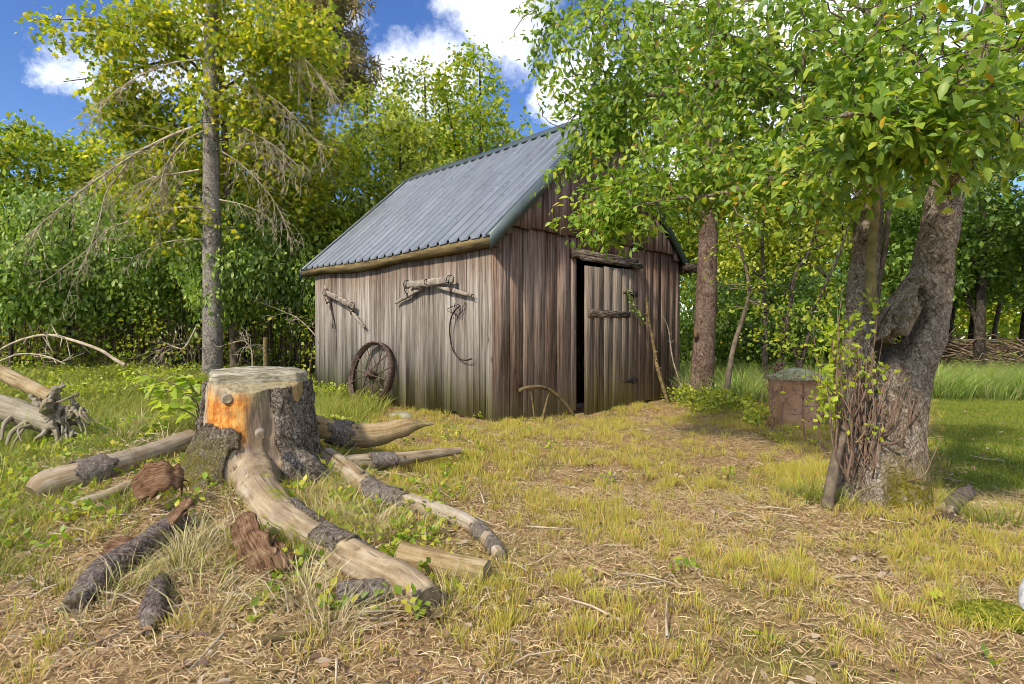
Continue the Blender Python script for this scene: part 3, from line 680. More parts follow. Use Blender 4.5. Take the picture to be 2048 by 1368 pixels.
# bark left on the root: a collar half way and a strip along its far side
side = np.einsum('ij,ij->i', V - RT[np.clip((tt * (len(RT) - 1)).astype(int), 0, len(RT) - 1)], np.tile(unit(np.array([.6, .75, .35])), (len(V), 1)))
rb = onroot & (((tt > .455 + .06 * nzb) & (tt < .60 + .10 * nzb) & (side > -.055)) | ((tt > .27) & (tt < .78 + .1 * nzb) & (side > .055 + .035 * nzb)))
bark = (~bare | rb) & ~top
RTt = unit(np.gradient(RT, axis=0)); ri = np.clip((tt * (len(RT) - 1)).astype(int), 0, len(RT) - 1)
e1 = unit(np.cross(RTt, np.array([0, 0, 1.]))); e2 = np.cross(e1, RTt); dv = V - RT[ri]
GR = np.where(onroot[:, None], np.stack([np.einsum('ij,ij->i', dv, e1[ri]), np.einsum('ij,ij->i', dv, e2[ri]), -tt * 1.6], 1), V - STC)
V = V + N * (.022 * fbm(GR * np.array([13, 13, 3.2]), 91, 3) + .012 * fbm(GR * np.array([34, 34, 5.]), 95, 3))[:, None] * (~top)[:, None] * np.where(onroot, 1, .7)[:, None]
V = V + N * (.010 * nzs + .006 * fbm(V * 22, 3, 3))[:, None] * (~top)[:, None]
STUMP = thing('tree_stump', 'large weathered cut tree stump with orange bare wood, bark plates and a long root', 'tree stump', (STC[0], STC[1], 0.12))
orange = sst(-.30, -.26, L) * (1 - sst(-.10, -.03, L + .06 * nzb)) * (1 - sst(.70, .80, ZZ + .1 * nzb + .35 * (L + .18))) * sst(.40, .5, ZZ) * (FR > 0)
dark = np.clip(np.exp(-((L + .02) / .055) ** 2) * sst(.25, .45, ZZ) * (1 - sst(.66, .76, ZZ)) + .6 * np.exp(-((L - .09) / .03) ** 2) * (ZZ < .6) * (ZZ > .2), 0, 1) * (FR > 0)
dark = np.clip(dark + .75 * np.exp(-((L + .17) / .06) ** 2 - ((ZZ - .64) / .03) ** 2) * (FR > 0), 0, 1)
olive = np.clip(sst(.62, .80, ZZ) * sst(-.12, -.02, L) * (FR > 0) + .6 * top, 0, 1)
moss = np.clip(sst(.1, .3, fbm(V * 4.5, 77, 3) + .1) * onroot * (N[:, 2] > .15) * (tt < .62) * (side > .0) * 1.0 + .0, 0, 1)
hide = np.where(strip, .0, np.where(bark, 1.0, 0.0)); orange = np.where(strip, .55, orange)
off = np.array(STUMP.location)
link('trunk', make_mesh('trunk', V - off, [q], [M_STUMP], smooth=True, attrs={'grain': GR, 'orange': orange, 'dark': dark, 'olive': olive, 'moss': moss, 'hide': hide}), STUMP)
bump_ = .020 + .014 * fbm(V * 16, 41, 4) + .012 * np.abs(vn(V * np.array([30, 30, 18.]), 12)) * np.where(onroot, .4, 1)
bump_ = np.where(onroot, bump_ * .6, bump_)
SB = shell(V, q, bark, bump_, -.012)
bm_moss = np.zeros(len(SB[0])); bl_ = SB[0] - STC
bm_moss = np.clip(sst(.1, -.25, bl_ @ SR + .30 * fbm(SB[0] * 5, 61, 3) + .12) * sst(.62, .35, SB[0][:, 2]), 0, 1) * .9
link('bark', make_mesh('bark', SB[0] - off, [SB[1]], [M_BARK], smooth=True, attrs={'moss': bm_moss}), STUMP)
# the sawn top: a higher plate behind the front step
th = np.linspace(0, 2 * math.pi, 60, endpoint=False); rad = .300 * (1 + .03 * np.cos(3 * th + .5) + .02 * np.cos(7 * th))
pl = np.stack([rad * np.cos(th), np.minimum(rad * np.sin(th), .170 + .008 * np.sin(th * 5))], 1)
tp = MB(); V = [STC + SR * a + SF * b_ + np.array([0, 0, .800]) for a, b_ in pl]
mid_ = [STC + SR * a * 1.005 + SF * b_ * 1.005 + np.array([0, 0, .866 - .05 * b_ + rng.normal(0, .0025)]) for a, b_ in pl]
inn = [STC + SR * a * .95 + SF * b_ * .95 + np.array([0, 0, .880 - .05 * b_ + rng.normal(0, .002)]) for a, b_ in pl]
cen = [STC + SR * a * .5 + SF * b_ * .5 + np.array([0, 0, .886 - .05 * b_ + rng.normal(0, .003)]) for a, b_ in pl]
VV = np.array(V + mid_ + inn + cen + [STC + np.array([0, 0, .888])]); i_ = np.arange(3)[:, None] * 60; j = np.arange(60)[None]
tp.add(VV, [np.stack([i_ + j, i_ + (j + 1) % 60, i_ + 60 + (j + 1) % 60, i_ + 60 + j], -1).reshape(-1, 4)[:, ::-1], [(240, 180 + (x + 1) % 60, 180 + x) for x in range(60)]])
part('sawn_top', tp, M_SAWN, STUMP)
for px, py, Y, r_, ln in ((455, 799, 3.60, .030, .03), (520, 869, 3.50, .026, .075)):
    p = P(px, py, Y); kn = MB(); kn.tube([p - SF * .05, p + SF * (.01), p + SF * ln + (0, 0, .004)], [r_ * 1.25, r_ * 1.1, r_ * .85], 12, wob=.1, capmat=1)
    part('branch_stub', kn, [M_PALEW, M_RING], STUMP, True)
ce = RT[-1]; cd = unit(RT[-1] - RT[-2]); e_ = MB().tube([ce + cd * .002, ce + cd * .012], [.060, .058], 18, wob=.1); part('sawn_root_end', e_, M_RING, STUMP)

# ------------------------------------------------------------------ logs, roots and bark lying round the stump
M_LOG = log_mat('bare_log', [(0.32, (0.088, 0.052, 0.024)), (0.44, (0.224, 0.16, 0.092)), (0.54, (0.336, 0.284, 0.208)), (0.68, (0.456, 0.424, 0.368))])
M_LOGW = log_mat('tan_log', [(0.32, (0.072, 0.04, 0.016)), (0.44, (0.208, 0.14, 0.064)), (0.54, (0.328, 0.252, 0.14)), (0.68, (0.432, 0.368, 0.256))], .3)
M_LBARK = bark_mat('log_bark', [(.25, (.06, .046, .036)), (.42, (.18, .148, .12)), (.6, (.31, .265, .22)), (.75, (.42, .38, .33))], 2.0)
M_PBARK = bark_mat('purple_bark', [(.25, (.045, .03, .026)), (.42, (.135, .10, .086)), (.6, (.26, .21, .185)), (.75, (.40, .35, .32))], 1.8, ((.17, .17, .02), 9, .57, .8))
m, t, b = material('rotten_red_wood'); gv = t.grain()
f = t.math('ADD', t.math('MULTIPLY', t.noise(t.scalevec(gv, (170, 170, 9)), 1, 8, .78, .4), .62), t.math('MULTIPLY', t.noise(t.obj(), 14, 7, .7), .42))
t.set(b, 'Base Color', t.ramp(f, [(.38, (.03, .016, .010)), (.46, (.115, .062, .034)), (.54, (.25, .145, .082)), (.66, (.46, .345, .24))])); b.inputs['Roughness'].default_value = .92; b.inputs['Specular IOR Level'].default_value = .08
bump(t, b, f, 1.0, .03); M_RED = m
def log(label, pts, radii, bands=(), mat=None, broken=False, wob=.12, seed=1, name='log', cat='log', stubs=()):
    pp = spline(pts, 6); u_ = np.linspace(0, 1, len(pp)); rd = np.interp(u_, np.linspace(0, 1, len(radii)), radii)
    root = thing(name, label, cat, tuple(pp[len(pp) // 2] - (0, 0, rd.mean())))
    mb = MB().tube(pp, rd, 18, wob=wob, seed=seed, ragged=.05 if broken else .004, capmat=1)
    for k, dr, ln, r_ in stubs:
        a = pp[int(k * (len(pp) - 1))]; mb.tube([a, a + np.array(dr) * ln], [r_, r_ * .7], 8, capmat=1)
    part('wood', mb, [mat or M_LOG, M_RING], root, True)
    for a, b_ in bands:
        us = np.linspace(a, b_, 9); cp = np.stack([np.interp(us, u_, pp[:, k]) for k in range(3)], 1); 
        us = np.linspace(max(a - .02, 0), min(b_ + .02, 1), 26); cp = np.stack([np.interp(us, u_, pp[:, k]) for k in range(3)], 1); cr = np.interp(us, u_, rd) * 1.09 + .003
        bt = MB().tube(cp, cr, 30, caps=False, wob=wob * .9, seed=seed + 1); Vb = np.vstack(bt.V); fq = np.vstack(bt.f[4]); ctr = Vb[fq].mean(1)
        tq = np.repeat(np.arange(25), 30) / 25; edge = np.minimum(tq, 1 - tq) * 5
        kp = edge + 2.3 * fbm(ctr * 22, seed + 5, 4) > .55
        if a == 0.0 and b_ == 1.0: kp[:] = True
        inner = Vb + (np.repeat(cp, 30, 0) - Vb) * .09; f2 = fq[kp]; e = np.concatenate([np.stack([f2[:, k], f2[:, (k + 1) % 4]], 1) for k in range(4)]); key = np.sort(e, 1) @ np.array([100000, 1]); _, iv, ct_ = np.unique(key, return_inverse=True, return_counts=True); be = e[ct_[iv] == 1]; nb_ = len(Vb)
        Vb = Vb + (Vb - np.repeat(cp, 30, 0)) * (.10 * fbm(Vb * 45, 3, 3))[:, None]
        part('bark', MB().add(np.vstack([Vb, inner]), [f2, np.stack([be[:, 1], be[:, 0], be[:, 0] + nb_, be[:, 1] + nb_], 1)]), M_LBARK, root, True)
    return root
log('long pale log with a dark bark collar running left from the stump', [Pg(66, 988, 0.047), Pg(95, 968, 0.070), Pg(197, 941, 0.063), Pg(307, 907, 0.055), Pg(384, 876, .10)], [.055, .083, .080, .072, .065], ((.40, .53),), seed=3)
log('thick tan broken log sticking out right behind the stump', [P(625, 850, 4.3), P(690, 868, 4.4), P(760, 868, 4.45), P(815, 853, 4.5), P(856, 848, 4.55)], [.075, .088, .085, .062, .012], ((.10, .32),), M_LOGW, True, .22, 5)
log('straight thin pale root with a bark sleeve pointing right from the stump', [P(690, 925, 4.1), P(745, 922, 4.2), P(815, 916, 4.35), P(880, 906, 4.5), P(921, 901, 4.6)], [.05, .052, .046, .038, .026], ((.22, .44),), seed=8, name='broken_root', cat='root', stubs=((.9, (.3, -.1, -.25), .2, .012),))
log('long crooked pale root with bark rings curving right toward the open grass', [Pg(655, 915, 0.060), Pg(704, 950, 0.060), Pg(753, 988, 0.053), Pg(810, 1003, 0.047), Pg(884, 1026, 0.041), Pg(946, 1052, 0.036), Pg(981, 1086, 0.031), Pg(1000, 1114, 0.025)], [.07, .07, .062, .055, .048, .042, .036, .030], ((.22, .42), (.74, .80), (.88, .93)), seed=11, name='crooked_root', cat='root')
log('short sawn log half hidden behind the yellow moss mound', [Pg(800, 1112, 0.053), Pg(845, 1122, 0.051), Pg(910, 1135, 0.049), Pg(974, 1148, 0.048)], [.062, .06, .058, .056], (), M_LOGW, seed=14)
log('small dark bark covered log under the end of the stump root', [Pg(672, 1190, 0.036), Pg(715, 1188, 0.037), Pg(752, 1184, 0.037), Pg(786, 1180, 0.034)], [.042, .044, .043, .04], ((.0, 1.0),), M_LBARK, seed=17)
log('long purple grey bark root lying down to the lower left', [Pg(362, 1030, 0.038), Pg(330, 1058, 0.044), Pg(297, 1086, 0.049), Pg(240, 1122, 0.049), Pg(205, 1140, 0.048), Pg(175, 1176, 0.044), Pg(143, 1212, 0.034)], [.045, .052, .058, .058, .056, .052, .040], (), M_PBARK, True, .3, 19, 'bark_root', 'root')
log('short bark piece with a pale tip in the straw below the stump', [Pg(318, 1172, 0.032), Pg(308, 1205, 0.039), Pg(300, 1240, 0.036), Pg(296, 1262, 0.017)], [.038, .046, .042, .02], (), M_PBARK, True, .3, 23, 'bark_piece', 'bark')
log('slim pale branch lying under the red bark slab', [Pg(120, 1026, 0.024), Pg(175, 1003, 0.027), Pg(235, 984, 0.031), Pg(275, 965, 0.027)], [.028, .032, .036, .032], (), M_LOG, seed=29, name='branch', cat='branch')
log('mossy stick lying in dry straw at the bottom of the picture', [Pg(520, 1290, 0.015), Pg(560, 1275, 0.017), Pg(625, 1262, 0.017), Pg(652, 1255, 0.014)], [.018, .02, .02, .016], (), M_FASC, seed=30, name='branch', cat='branch')
log('dark weathered log beside the apple tree base on the right', [Pg(1893, 1022, 0.038), Pg(1912, 1005, 0.043), Pg(1938, 985, 0.038)], [.045, .05, .045], (), M_PBARK, True, .3, 33)
log('black gnarled root bits beside the apple tree base', [Pg(1872, 1038, 0.017), Pg(1897, 1036, 0.025), Pg(1925, 1046, 0.017)], [.02, .03, .02], (), M_DARKIN, True, .4, 35, 'root_piece', 'root', ((.5, (.2, -.1, .3), .12, .012),))
def slab(name, label, cat, pts, width, thick, mat, seed, up=(0, 0, 1)):
    pp = spline(pts, 10); m_ = len(pp); T = unit(np.gradient(pp, axis=0)); S_ = unit(np.cross(T, np.array(up, float))); Nn = np.cross(S_, T); k = 15; V = []
    wd = np.interp(np.linspace(0, 1, m_), np.linspace(0, 1, len(width)), width) * (1 + .5 * vn(pp * 60, seed) * .6 + .25 * fbm(pp * 9, seed, 3))
    for sg in (1, 0):
        for a in range(m_):
            for b_ in range(k):
                u_ = (b_ / (k - 1) * 2 - 1); p_ = pp[a] + S_[a] * u_ * wd[a] + Nn[a] * ((.18 * (1 - u_ * u_)) * wd[a] + sg * thick)
                V.append(p_)
    cu = np.concatenate([[0], np.cumsum(np.linalg.norm(np.diff(pp, axis=0), axis=1))]); G = np.array([(wd.mean() * (b_ / (k - 1) * 2 - 1), sg * .05, cu[a]) for sg in (1, 0) for a in range(m_) for b_ in range(k)])
    V = np.array(V); V += S_[np.tile(np.repeat(np.arange(m_), k), 2)] * 0 + (np.abs(vn(G * (60, 1, 9), seed))[:, None] * np.array([0, -.3, 1]) * .016); V += (fbm(V * 9, seed, 4) * .022)[:, None] * np.array([.4, .4, 1]); mk = m_ * k
    i_ = np.arange(m_ - 1)[:, None] * k + np.arange(k - 1)[None]; qf = np.stack([i_, i_ + 1, i_ + k + 1, i_ + k], -1).reshape(-1, 4)
    bnd = [a for a in range(k)] + [a * k + k - 1 for a in range(1, m_)] + [(m_ - 1) * k + b_ for b_ in range(k - 2, -1, -1)] + [a * k for a in range(m_ - 2, 0, -1)]
    bnd = np.array(bnd); nb = np.roll(bnd, -1)
    mb = MB().add(V, [qf, qf[:, ::-1] + mk, np.stack([bnd, bnd + mk, nb + mk, nb], 1)], g=G)
    for k_ in range(12):
        e_ = rng.choice([0, m_ - 1]) if k_ % 2 else rng.integers(0, m_); sd_ = rng.uniform(-1, 1) if e_ in (0, m_ - 1) else rng.choice([-1, 1]); a = pp[e_] + S_[e_] * sd_ * wd[e_] * .9; dr = unit(T[e_] * (1 if e_ > m_ / 2 else -1) * rng.uniform(.2, 1) + S_[e_] * sd_ * .6 + rng.normal(0, .25, 3)); L_ = rng.uniform(.02, .07)
        mb.tube([a, a + dr * L_ * .5, a + dr * L_ + (0, 0, -.012)], [.007, .005, .001], 4, caps=False)
    return solo(name, mb, mat, label, cat, tuple(pp[m_ // 2]), True)
slab('bark_slab', 'flat slab of reddish brown bark lying left of the stump', 'bark slab', [Pg(268, 982, 0.14), Pg(300, 964, 0.18), Pg(335, 955, 0.19), Pg(362, 960, 0.15)], [.06, .085, .08, .05], .011, M_RED, 3, (.1, -.85, .6))
slab('rotten_bark_slab', 'shaggy rust red rotten bark leaning down the front of the stump', 'bark slab', [Pz(480, 1046, .22), Pz(500, 1085, .18), Pz(524, 1128, .11), Pz(536, 1172, .04)], [.05, .085, .07, .04], .011, M_RED, 9, (-.2, -.8, .55))
slab('curled_bark', 'curled brown bark flake with a dark hole beside the shaggy red bark', 'bark slab', [Pg(548, 1098, 0.06), Pg(560, 1122, 0.04), Pg(566, 1150, 0.02)], [.025, .045, .035], .016, M_RED, 15, (.6, -.7, .3))
slab('bark_chip', 'small red brown bark chip on the bank below the left log', 'bark chip', [Pg(215, 1098, 0.04), Pg(240, 1095, 0.06), Pg(272, 1096, 0.05)], [.03, .04, .03], .015, M_RED, 19, (0, -.6, .8))
slab('bark_strip', 'pale torn bark strip at the foot of the stump', 'bark strip', [Pg(376, 1012, 0.10), Pg(352, 1035, 0.09), Pg(335, 1056, 0.06)], [.03, .05, .03], .018, M_RED, 25, (-.3, -.7, .6))
M_MOSS = plain_mat('moss_green', [(.34, (.03, .038, .004)), (.48, (.12, .135, .012)), (.64, (.29, .28, .035))], 60, .95, 0, 1.0, (1, 1, 1), .1, .02)
p = Pz(806, 1138, .02); rock('moss_mound', p, (.19, .15, .10), 44, M_MOSS, 'bright yellow green moss mound between the root and the sawn log', 'moss')
p = Pz(1992, 1232, .0); rock('moss_mound', p, (.15, .12, .05), 47, M_MOSS, 'yellow green moss mound beside the white stone at the right edge', 'moss')
M_WHITE = plain_mat('white_stone', [(.3, (.30, .30, .31)), (.5, (.62, .63, .65)), (.7, (.75, .76, .78))], 40, .7)
p = Pz(2100, 1245, .0) + (0, 0, .05); rock('white_stone', p, (.075, .08, .17), 51, M_WHITE, 'speckled white stone cut by the right edge of the picture', 'stone')

# ------------------------------------------------------------------ uprooted pale tree at the left edge
M_DRIFT = log_mat('silver_wood', [(0.32, (0.072, 0.052, 0.032)), (0.44, (0.176, 0.144, 0.096)), (0.56, (0.288, 0.256, 0.192)), (0.7, (0.4, 0.368, 0.304))], .5)
ft = thing('fallen_tree', 'pale uprooted fallen tree with root mass at the left edge', 'fallen tree', tuple(Pz(130, 860, .3)))
part('trunk', MB().tube(spline([P(-420, 770, 5.3), P(-140, 790, 4.9), P(-30, 808, 4.85), P(50, 830, 4.75), P(112, 850, 4.7)], 6), [.105] * 18 + [.095] * 7, 18, wob=.16, seed=3), M_DRIFT, ft, True)
part('trunk', MB().tube(spline([P(-330, 600, 5.9), P(-110, 690, 5.2), P(0, 745, 5.1), P(48, 768, 4.95), P(105, 795, 4.8)], 6), np.linspace(.075, .05, 25), 14, wob=.1, seed=5), M_LOGW, ft, True)
rp = MB(); c0 = P(108, 846, 4.72)
rp.tube([P(85, 843, 4.74), c0], [.095, .10], 16, wob=.2)
for k, (px, py, Y, r0, r1) in enumerate(((112, 772, 4.66, .065, .035), (128, 768, 4.7, .055, .02), (140, 790, 4.72, .05, .015), (100, 800, 4.6, .06, .03), (160, 838, 4.72, .06, .014), (182, 850, 4.78, .045, .008), (150, 868, 4.66, .05, .012), (126, 880, 4.6, .055, .012), (122, 902, 4.58, .035, .008), (150, 815, 4.66, .05, .02), (60, 792, 4.82, .05, .03), (98, 872, 4.6, .04, .012))):
    e = P(px, py, Y); m_ = (c0 + e) / 2 + rng.normal(0, .025, 3); pp = spline([c0, m_, e], 6); rp.tube(pp, np.linspace(r0, r1, len(pp)) * (1 + .25 * rng.normal(size=len(pp)) * (np.arange(len(pp)) > 2)), 10, wob=.4, seed=k)
V, q = fuse(rp, .012); V = relax(V, q, 1); V = V + normals(V, q) * (.022 * fbm(V * 16, 5, 4) - .022 * np.abs(vn(V * 34, 8)) + .012 * fbm(V * 60, 6, 3))[:, None]
link('root_mass', make_mesh('root_mass', V - np.array(ft.location), [q], [M_DRIFT], smooth=True), ft)
for pts, r0 in (([P(70, 838, 4.7), P(45, 850, 4.62), P(22, 866, 4.58), P(12, 890, 4.55)], .03), ([P(95, 845, 4.7), P(88, 865, 4.6), P(68, 878, 4.55)], .028), ([P(30, 830, 4.7), P(8, 848, 4.6), P(2, 880, 4.55)], .024),
                ([P(110, 862, 4.6), P(112, 882, 4.5), P(104, 895, 4.45)], .015), ([P(60, 850, 4.6), P(35, 860, 4.5), P(42, 885, 4.45)], .012), ([P(45, 835, 4.7), P(50, 850, 4.6), P(28, 885, 4.5), P(24, 905, 4.5)], .014)):
    pp = spline(pts, 5); part('root', MB().tube(pp, np.linspace(r0, r0 * .35, len(pp)), 9, wob=.25, seed=12), M_DRIFT, ft, True)

for k in range(26):
    a = P(rng.uniform(95, 165), rng.uniform(790, 868), 4.68); e = a + np.array([rng.normal(.03, .10), rng.normal(-.06, .05), rng.normal(-.10, .09)]); pp = spline([a, (a + e) / 2 + rng.normal(0, .03, 3), e], 4)
    part('root', MB().tube(pp, np.linspace(rng.uniform(.008, .022), .003, len(pp)), 7, wob=.3, seed=k), M_DRIFT, ft, True)

# ------------------------------------------------------------------ foliage helpers
TPL = {
 'simple': (np.array([(0, 0, 0), (.5, .34, .06), (1, 0, -.06), (.5, -.34, .06)]), [[(0, 1, 2), (0, 2, 3)]]),
 'full': (np.array([(0, 0, 0), (.30, .25, .07), (.66, .23, .02), (1.05, 0, -.16), (.66, -.23, .02), (.30, -.25, .07), (.30, 0, .0), (.66, 0, -.05)]),
          [[(0, 1, 6), (2, 3, 7), (0, 6, 5), (7, 3, 4)], [(1, 2, 7, 6), (6, 7, 4, 5)]]),
 'maple': (np.array([(.36, 0, .03), (0, 0, 0), (.12, .34, -.02), (.40, .24, .03), (.62, .50, -.04), (.68, .18, .02), (1.0, 0, -.08), (.68, -.18, .02), (.62, -.50, -.04), (.40, -.24, .03), (.12, -.34, -.02)]),
           [[(0, i, i % 10 + 1) for i in range(1, 11)]]),
 'needle': (np.array([(0, 0, 0), (.5, .10, .0), (1, 0, 0), (.5, -.10, 0)]), [[(0, 1, 2), (0, 2, 3)]]),
}
def leaves(pos, axis, nrm, size, kind='simple'):
    tv, tf = TPL[kind]; k = len(tv); n_ = len(pos); axis = unit(axis); sd_ = unit(np.cross(axis, nrm)); up = np.cross(sd_, axis); size = np.broadcast_to(size, (n_,))
    V = pos[:, None] + size[:, None, None] * (tv[None, :, 0, None] * axis[:, None] + tv[None, :, 1, None] * sd_[:, None] + tv[None, :, 2, None] * up[:, None])
    mb = MB(); base = (np.arange(n_) * k)[:, None, None]
    mb.add(V.reshape(-1, 3), [(base + np.array(f)[None]).reshape(-1, len(f[0])) for f in tf]); return mb
def scatter_leaves(cent, per, spread, size, kind, droop=.25, flat=.55):
    """leaf clumps round the given points"""
    n_ = len(cent) * per; c_ = np.repeat(cent, per, 0); d_ = rng.normal(size=(n_, 3)); d_ = unit(d_) * (rng.random((n_, 1)) ** .5)
    pos = c_ + d_ * np.asarray(spread)
    ax_ = unit(d_ * .6 + rng.normal(size=(n_, 3)) * .6 + np.array([0, 0, -droop])); nr = unit(rng.normal(size=(n_, 3)) * flat + np.array([-.15, -.25, .75]))
    return leaves(pos, ax_, nr, size * rng.uniform(.65, 1.25, n_), kind)
def ellipsoid_pts(n_, cen, rad, seed=None, shell_=.45):
    d_ = unit(rng.normal(size=(n_, 3))); r_ = (shell_ + (1 - shell_) * rng.random((n_, 1))) ** (1 / 1.6)
    p_ = np.array(cen) + d_ * r_ * np.array(rad); return p_ + .12 * np.array(rad) * np.stack([fbm(p_ * .9, s_, 3) for s_ in (1, 2, 3)], 1) * 2
def grow(mb, nodes, targets, r0=.012, r1=.004, jit=.08, n=4, up=.0, mat=0):
    """branchlets from the nearest wood to each target; later ones may start from earlier ones"""
    nodes = [np.asarray(x, float) for x in nodes]; tg = np.asarray(targets)
    A = np.array(nodes); order = np.argsort([np.min(((A - t_) ** 2).sum(1)) for t_ in tg]); buf = np.empty((len(A) + 3 * len(tg), 3)); buf[:len(A)] = A; cnt = len(A)
    for i_ in order:
        t_ = tg[i_]; dd = ((buf[:cnt] - t_) ** 2).sum(1); a = buf[np.argmin(dd)]; L_ = math.sqrt(dd.min())
        if L_ < .02: continue
        m1 = a + (t_ - a) * .35 + rng.normal(0, jit * L_, 3) + (0, 0, up * L_); m2 = a + (t_ - a) * .7 + rng.normal(0, jit * L_, 3) + (0, 0, up * L_)
        ra = min(r0, r1 + .012 * L_); mb.tube([a, m1, m2, t_], [ra, ra * .8, ra * .6, r1], n, caps=False, mat=mat)
        buf[cnt:cnt + 3] = (m1, m2, t_); cnt += 3
    return mb

M_TRUNKD = bark_mat('dark_tree_bark', [(.3, (.02, .016, .012)), (.5, (.065, .052, .04)), (.7, (.14, .12, .095))], .7)
M_TWIG = plain_mat('twig_brown', [(.3, (.06, .045, .032)), (.6, (.16, .125, .09)), (.75, (.24, .20, .15))], 20, .9, 0, 0)
M_STEM = plain_mat('dead_stem_brown', [(.3, (.06, .04, .026)), (.5, (.17, .12, .08)), (.7, (.34, .26, .175))], 12, .9, 0, 0)
L_MID = leaf_mat('leaf_mid_green', [(0.15, 0.201, 0.023), (0.236, 0.294, 0.03), (0.322, 0.377, 0.038), (0.431, 0.458, 0.056)])
L_FRESH = leaf_mat('leaf_fresh_green', [(0.126, 0.207, 0.017), (0.188, 0.285, 0.023), (0.248, 0.345, 0.03), (0.353, 0.398, 0.042), (0.457, 0.432, 0.056)], trans=.42)
L_DARK = leaf_mat('leaf_deep_green', [(0.083, 0.156, 0.031), (0.111, 0.201, 0.04), (0.169, 0.256, 0.047), (0.222, 0.323, 0.065)], .4)
L_COOL = leaf_mat('leaf_cool_green', [(0.151, 0.244, 0.068), (0.203, 0.313, 0.077), (0.269, 0.381, 0.096), (0.372, 0.461, 0.115)], .45)
L_YEL = leaf_mat('leaf_yellowing', [(0.233, 0.293, 0.021), (0.358, 0.385, 0.027), (0.501, 0.458, 0.032), (0.179, 0.238, 0.027), (0.608, 0.495, 0.053), (0.269, 0.366, 0.036), (0.143, 0.22, 0.027)], .5, .5)
L_LIME = leaf_mat('leaf_lime', [(0.253, 0.355, 0.026), (0.355, 0.431, 0.038), (0.443, 0.482, 0.044), (0.304, 0.407, 0.038)], .5, .45, var=.1)
L_APPLE = leaf_mat('apple_leaf', [(0.105, 0.2, 0.027), (0.134, 0.235, 0.03), (0.179, 0.281, 0.034), (0.221, 0.328, 0.039), (0.149, 0.235, 0.046), (0.267, 0.374, 0.042), (0.326, 0.397, 0.049), (0.163, 0.269, 0.039), (0.118, 0.211, 0.034), (0.206, 0.305, 0.039), (0.384, 0.421, 0.049)], .42, .38, .35, .2)
L_TURN = leaf_mat('turning_leaf', [(.50, .34, .02), (.42, .30, .03), (.45, .22, .05), (.35, .30, .05), (.40, .25, .10)], .5, .4, var=.1)
L_CONE = leaf_mat('conifer_brown_green', [(0.2, 0.15, 0.07), (0.3, 0.22, 0.1), (0.12, 0.14, 0.044), (0.36, 0.28, 0.14), (0.16, 0.16, 0.06)], .7, .15)

def tree(name, label, base, height, trunk_r, ells, ntarget, per, spread, size, lmat, kind='simple', group=None, lean=(0, 0), forks=4, wood=None, cat='tree', low=.35):
    base = np.array(base, float); root = thing(name, label, cat, tuple(base), group)
    top = base + np.array([lean[0], lean[1], height * .92]); mid_ = base + (top - base) * .5 + rng.normal(0, .12, 3) * (1, 1, 0)
    tp_ = spline([base - (0, 0, .15), base + (top - base) * .2 + rng.normal(0, .06, 3) * (1, 1, 0), mid_, top], 6); mb = MB()
    mb.tube(tp_, np.linspace(trunk_r, trunk_r * .18, len(tp_)), 9, wob=.1, seed=int(base[0] * 7) % 50); nodes = list(tp_[int(len(tp_) * low):])
    cen = [e[0] for e in ells]
    for e in range(forks):
        a = tp_[int(len(tp_) * (low + (.8 - low) * e / forks))]; el = ells[e % len(ells)]; b_ = base + np.array(el[0]) + np.array(el[1]) * unit(rng.normal(size=3)) * .6
        if b_[2] < a[2]: b_[2] = a[2] + .3
        pp = spline([a, a + (b_ - a) * .5 + (0, 0, .15), b_], 5); mb.tube(pp, np.linspace(trunk_r * .45, trunk_r * .12, len(pp)), 6, caps=False); nodes += list(pp[2:])
    tot = sum(np.prod(e[1]) ** (2 / 3) for e in ells); T_ = np.vstack([ellipsoid_pts(max(4, int(ntarget * np.prod(r_) ** (2 / 3) / tot)), base + np.array(c_), r_) for c_, r_ in ells])
    T_ = T_[T_[:, 2] > base[2] + .15]
    grow(mb, nodes, T_, trunk_r * .3, .006, .1)
    part('trunk', mb, wood or M_TRUNKD, root, True)
    lv = scatter_leaves(T_, per, spread, size, kind); part('crown', lv, lmat, root)
    return root
def place(proto, loc, rz, sc, label=None, group=None, first=[set()]):
    o = proto
    if proto.name in first[0]: o = copy_tree(proto)
    else: first[0].add(proto.name)
    o.location = loc; o.rotation_euler = (0, 0, rz); o.scale = (sc[0], sc[0], sc[1])
    if label: o['label'] = label
    if group: o['group'] = group
    return o

# ------------------------------------------------------------------ wood edge behind the shed: every tree a thing
PB = tree('broadleaf_tree', 'tree', (0, 0, 0), 6.5, .11, [((0, 0, 4.2), (2.2, 2.2, 2.3)), ((-1.1, -.5, 2.8), (1.5, 1.4, 1.3)), ((1.2, .2, 3.0), (1.5, 1.4, 1.4))], 330, 44, (.42, .42, .30), .135, L_MID)
PA = tree('tall_tree', 'tree', (0, 0, 0), 10, .12, [((0, 0, 5.6), (1.7, 1.7, 2.6)), ((.3, 0, 8.0), (1.1, 1.1, 1.8)), ((-.7, 0, 3.6), (1.5, 1.5, 1.6))], 330, 36, (.34, .34, .40), .125, L_FRESH)
PC = tree('shrub', 'shrub', (0, 0, 0), 2.2, .045, [((0, 0, 1.5), (1.25, 1.1, .9)), ((.6, -.2, 1.1), (.9, .9, .7))], 170, 46, (.30, .30, .22), .095, L_COOL, cat='shrub', low=.15)
PD = tree('leafy_tree', 'tree', (0, 0, 0), 7.0, .15, [((0, 0, 4.6), (2.6, 2.4, 2.2)), ((-1.2, -1.0, 3.0), (1.6, 1.4, 1.2)), ((1.1, -.9, 2.8), (1.5, 1.3, 1.1))], 360, 44, (.40, .40, .22), .13, L_DARK)
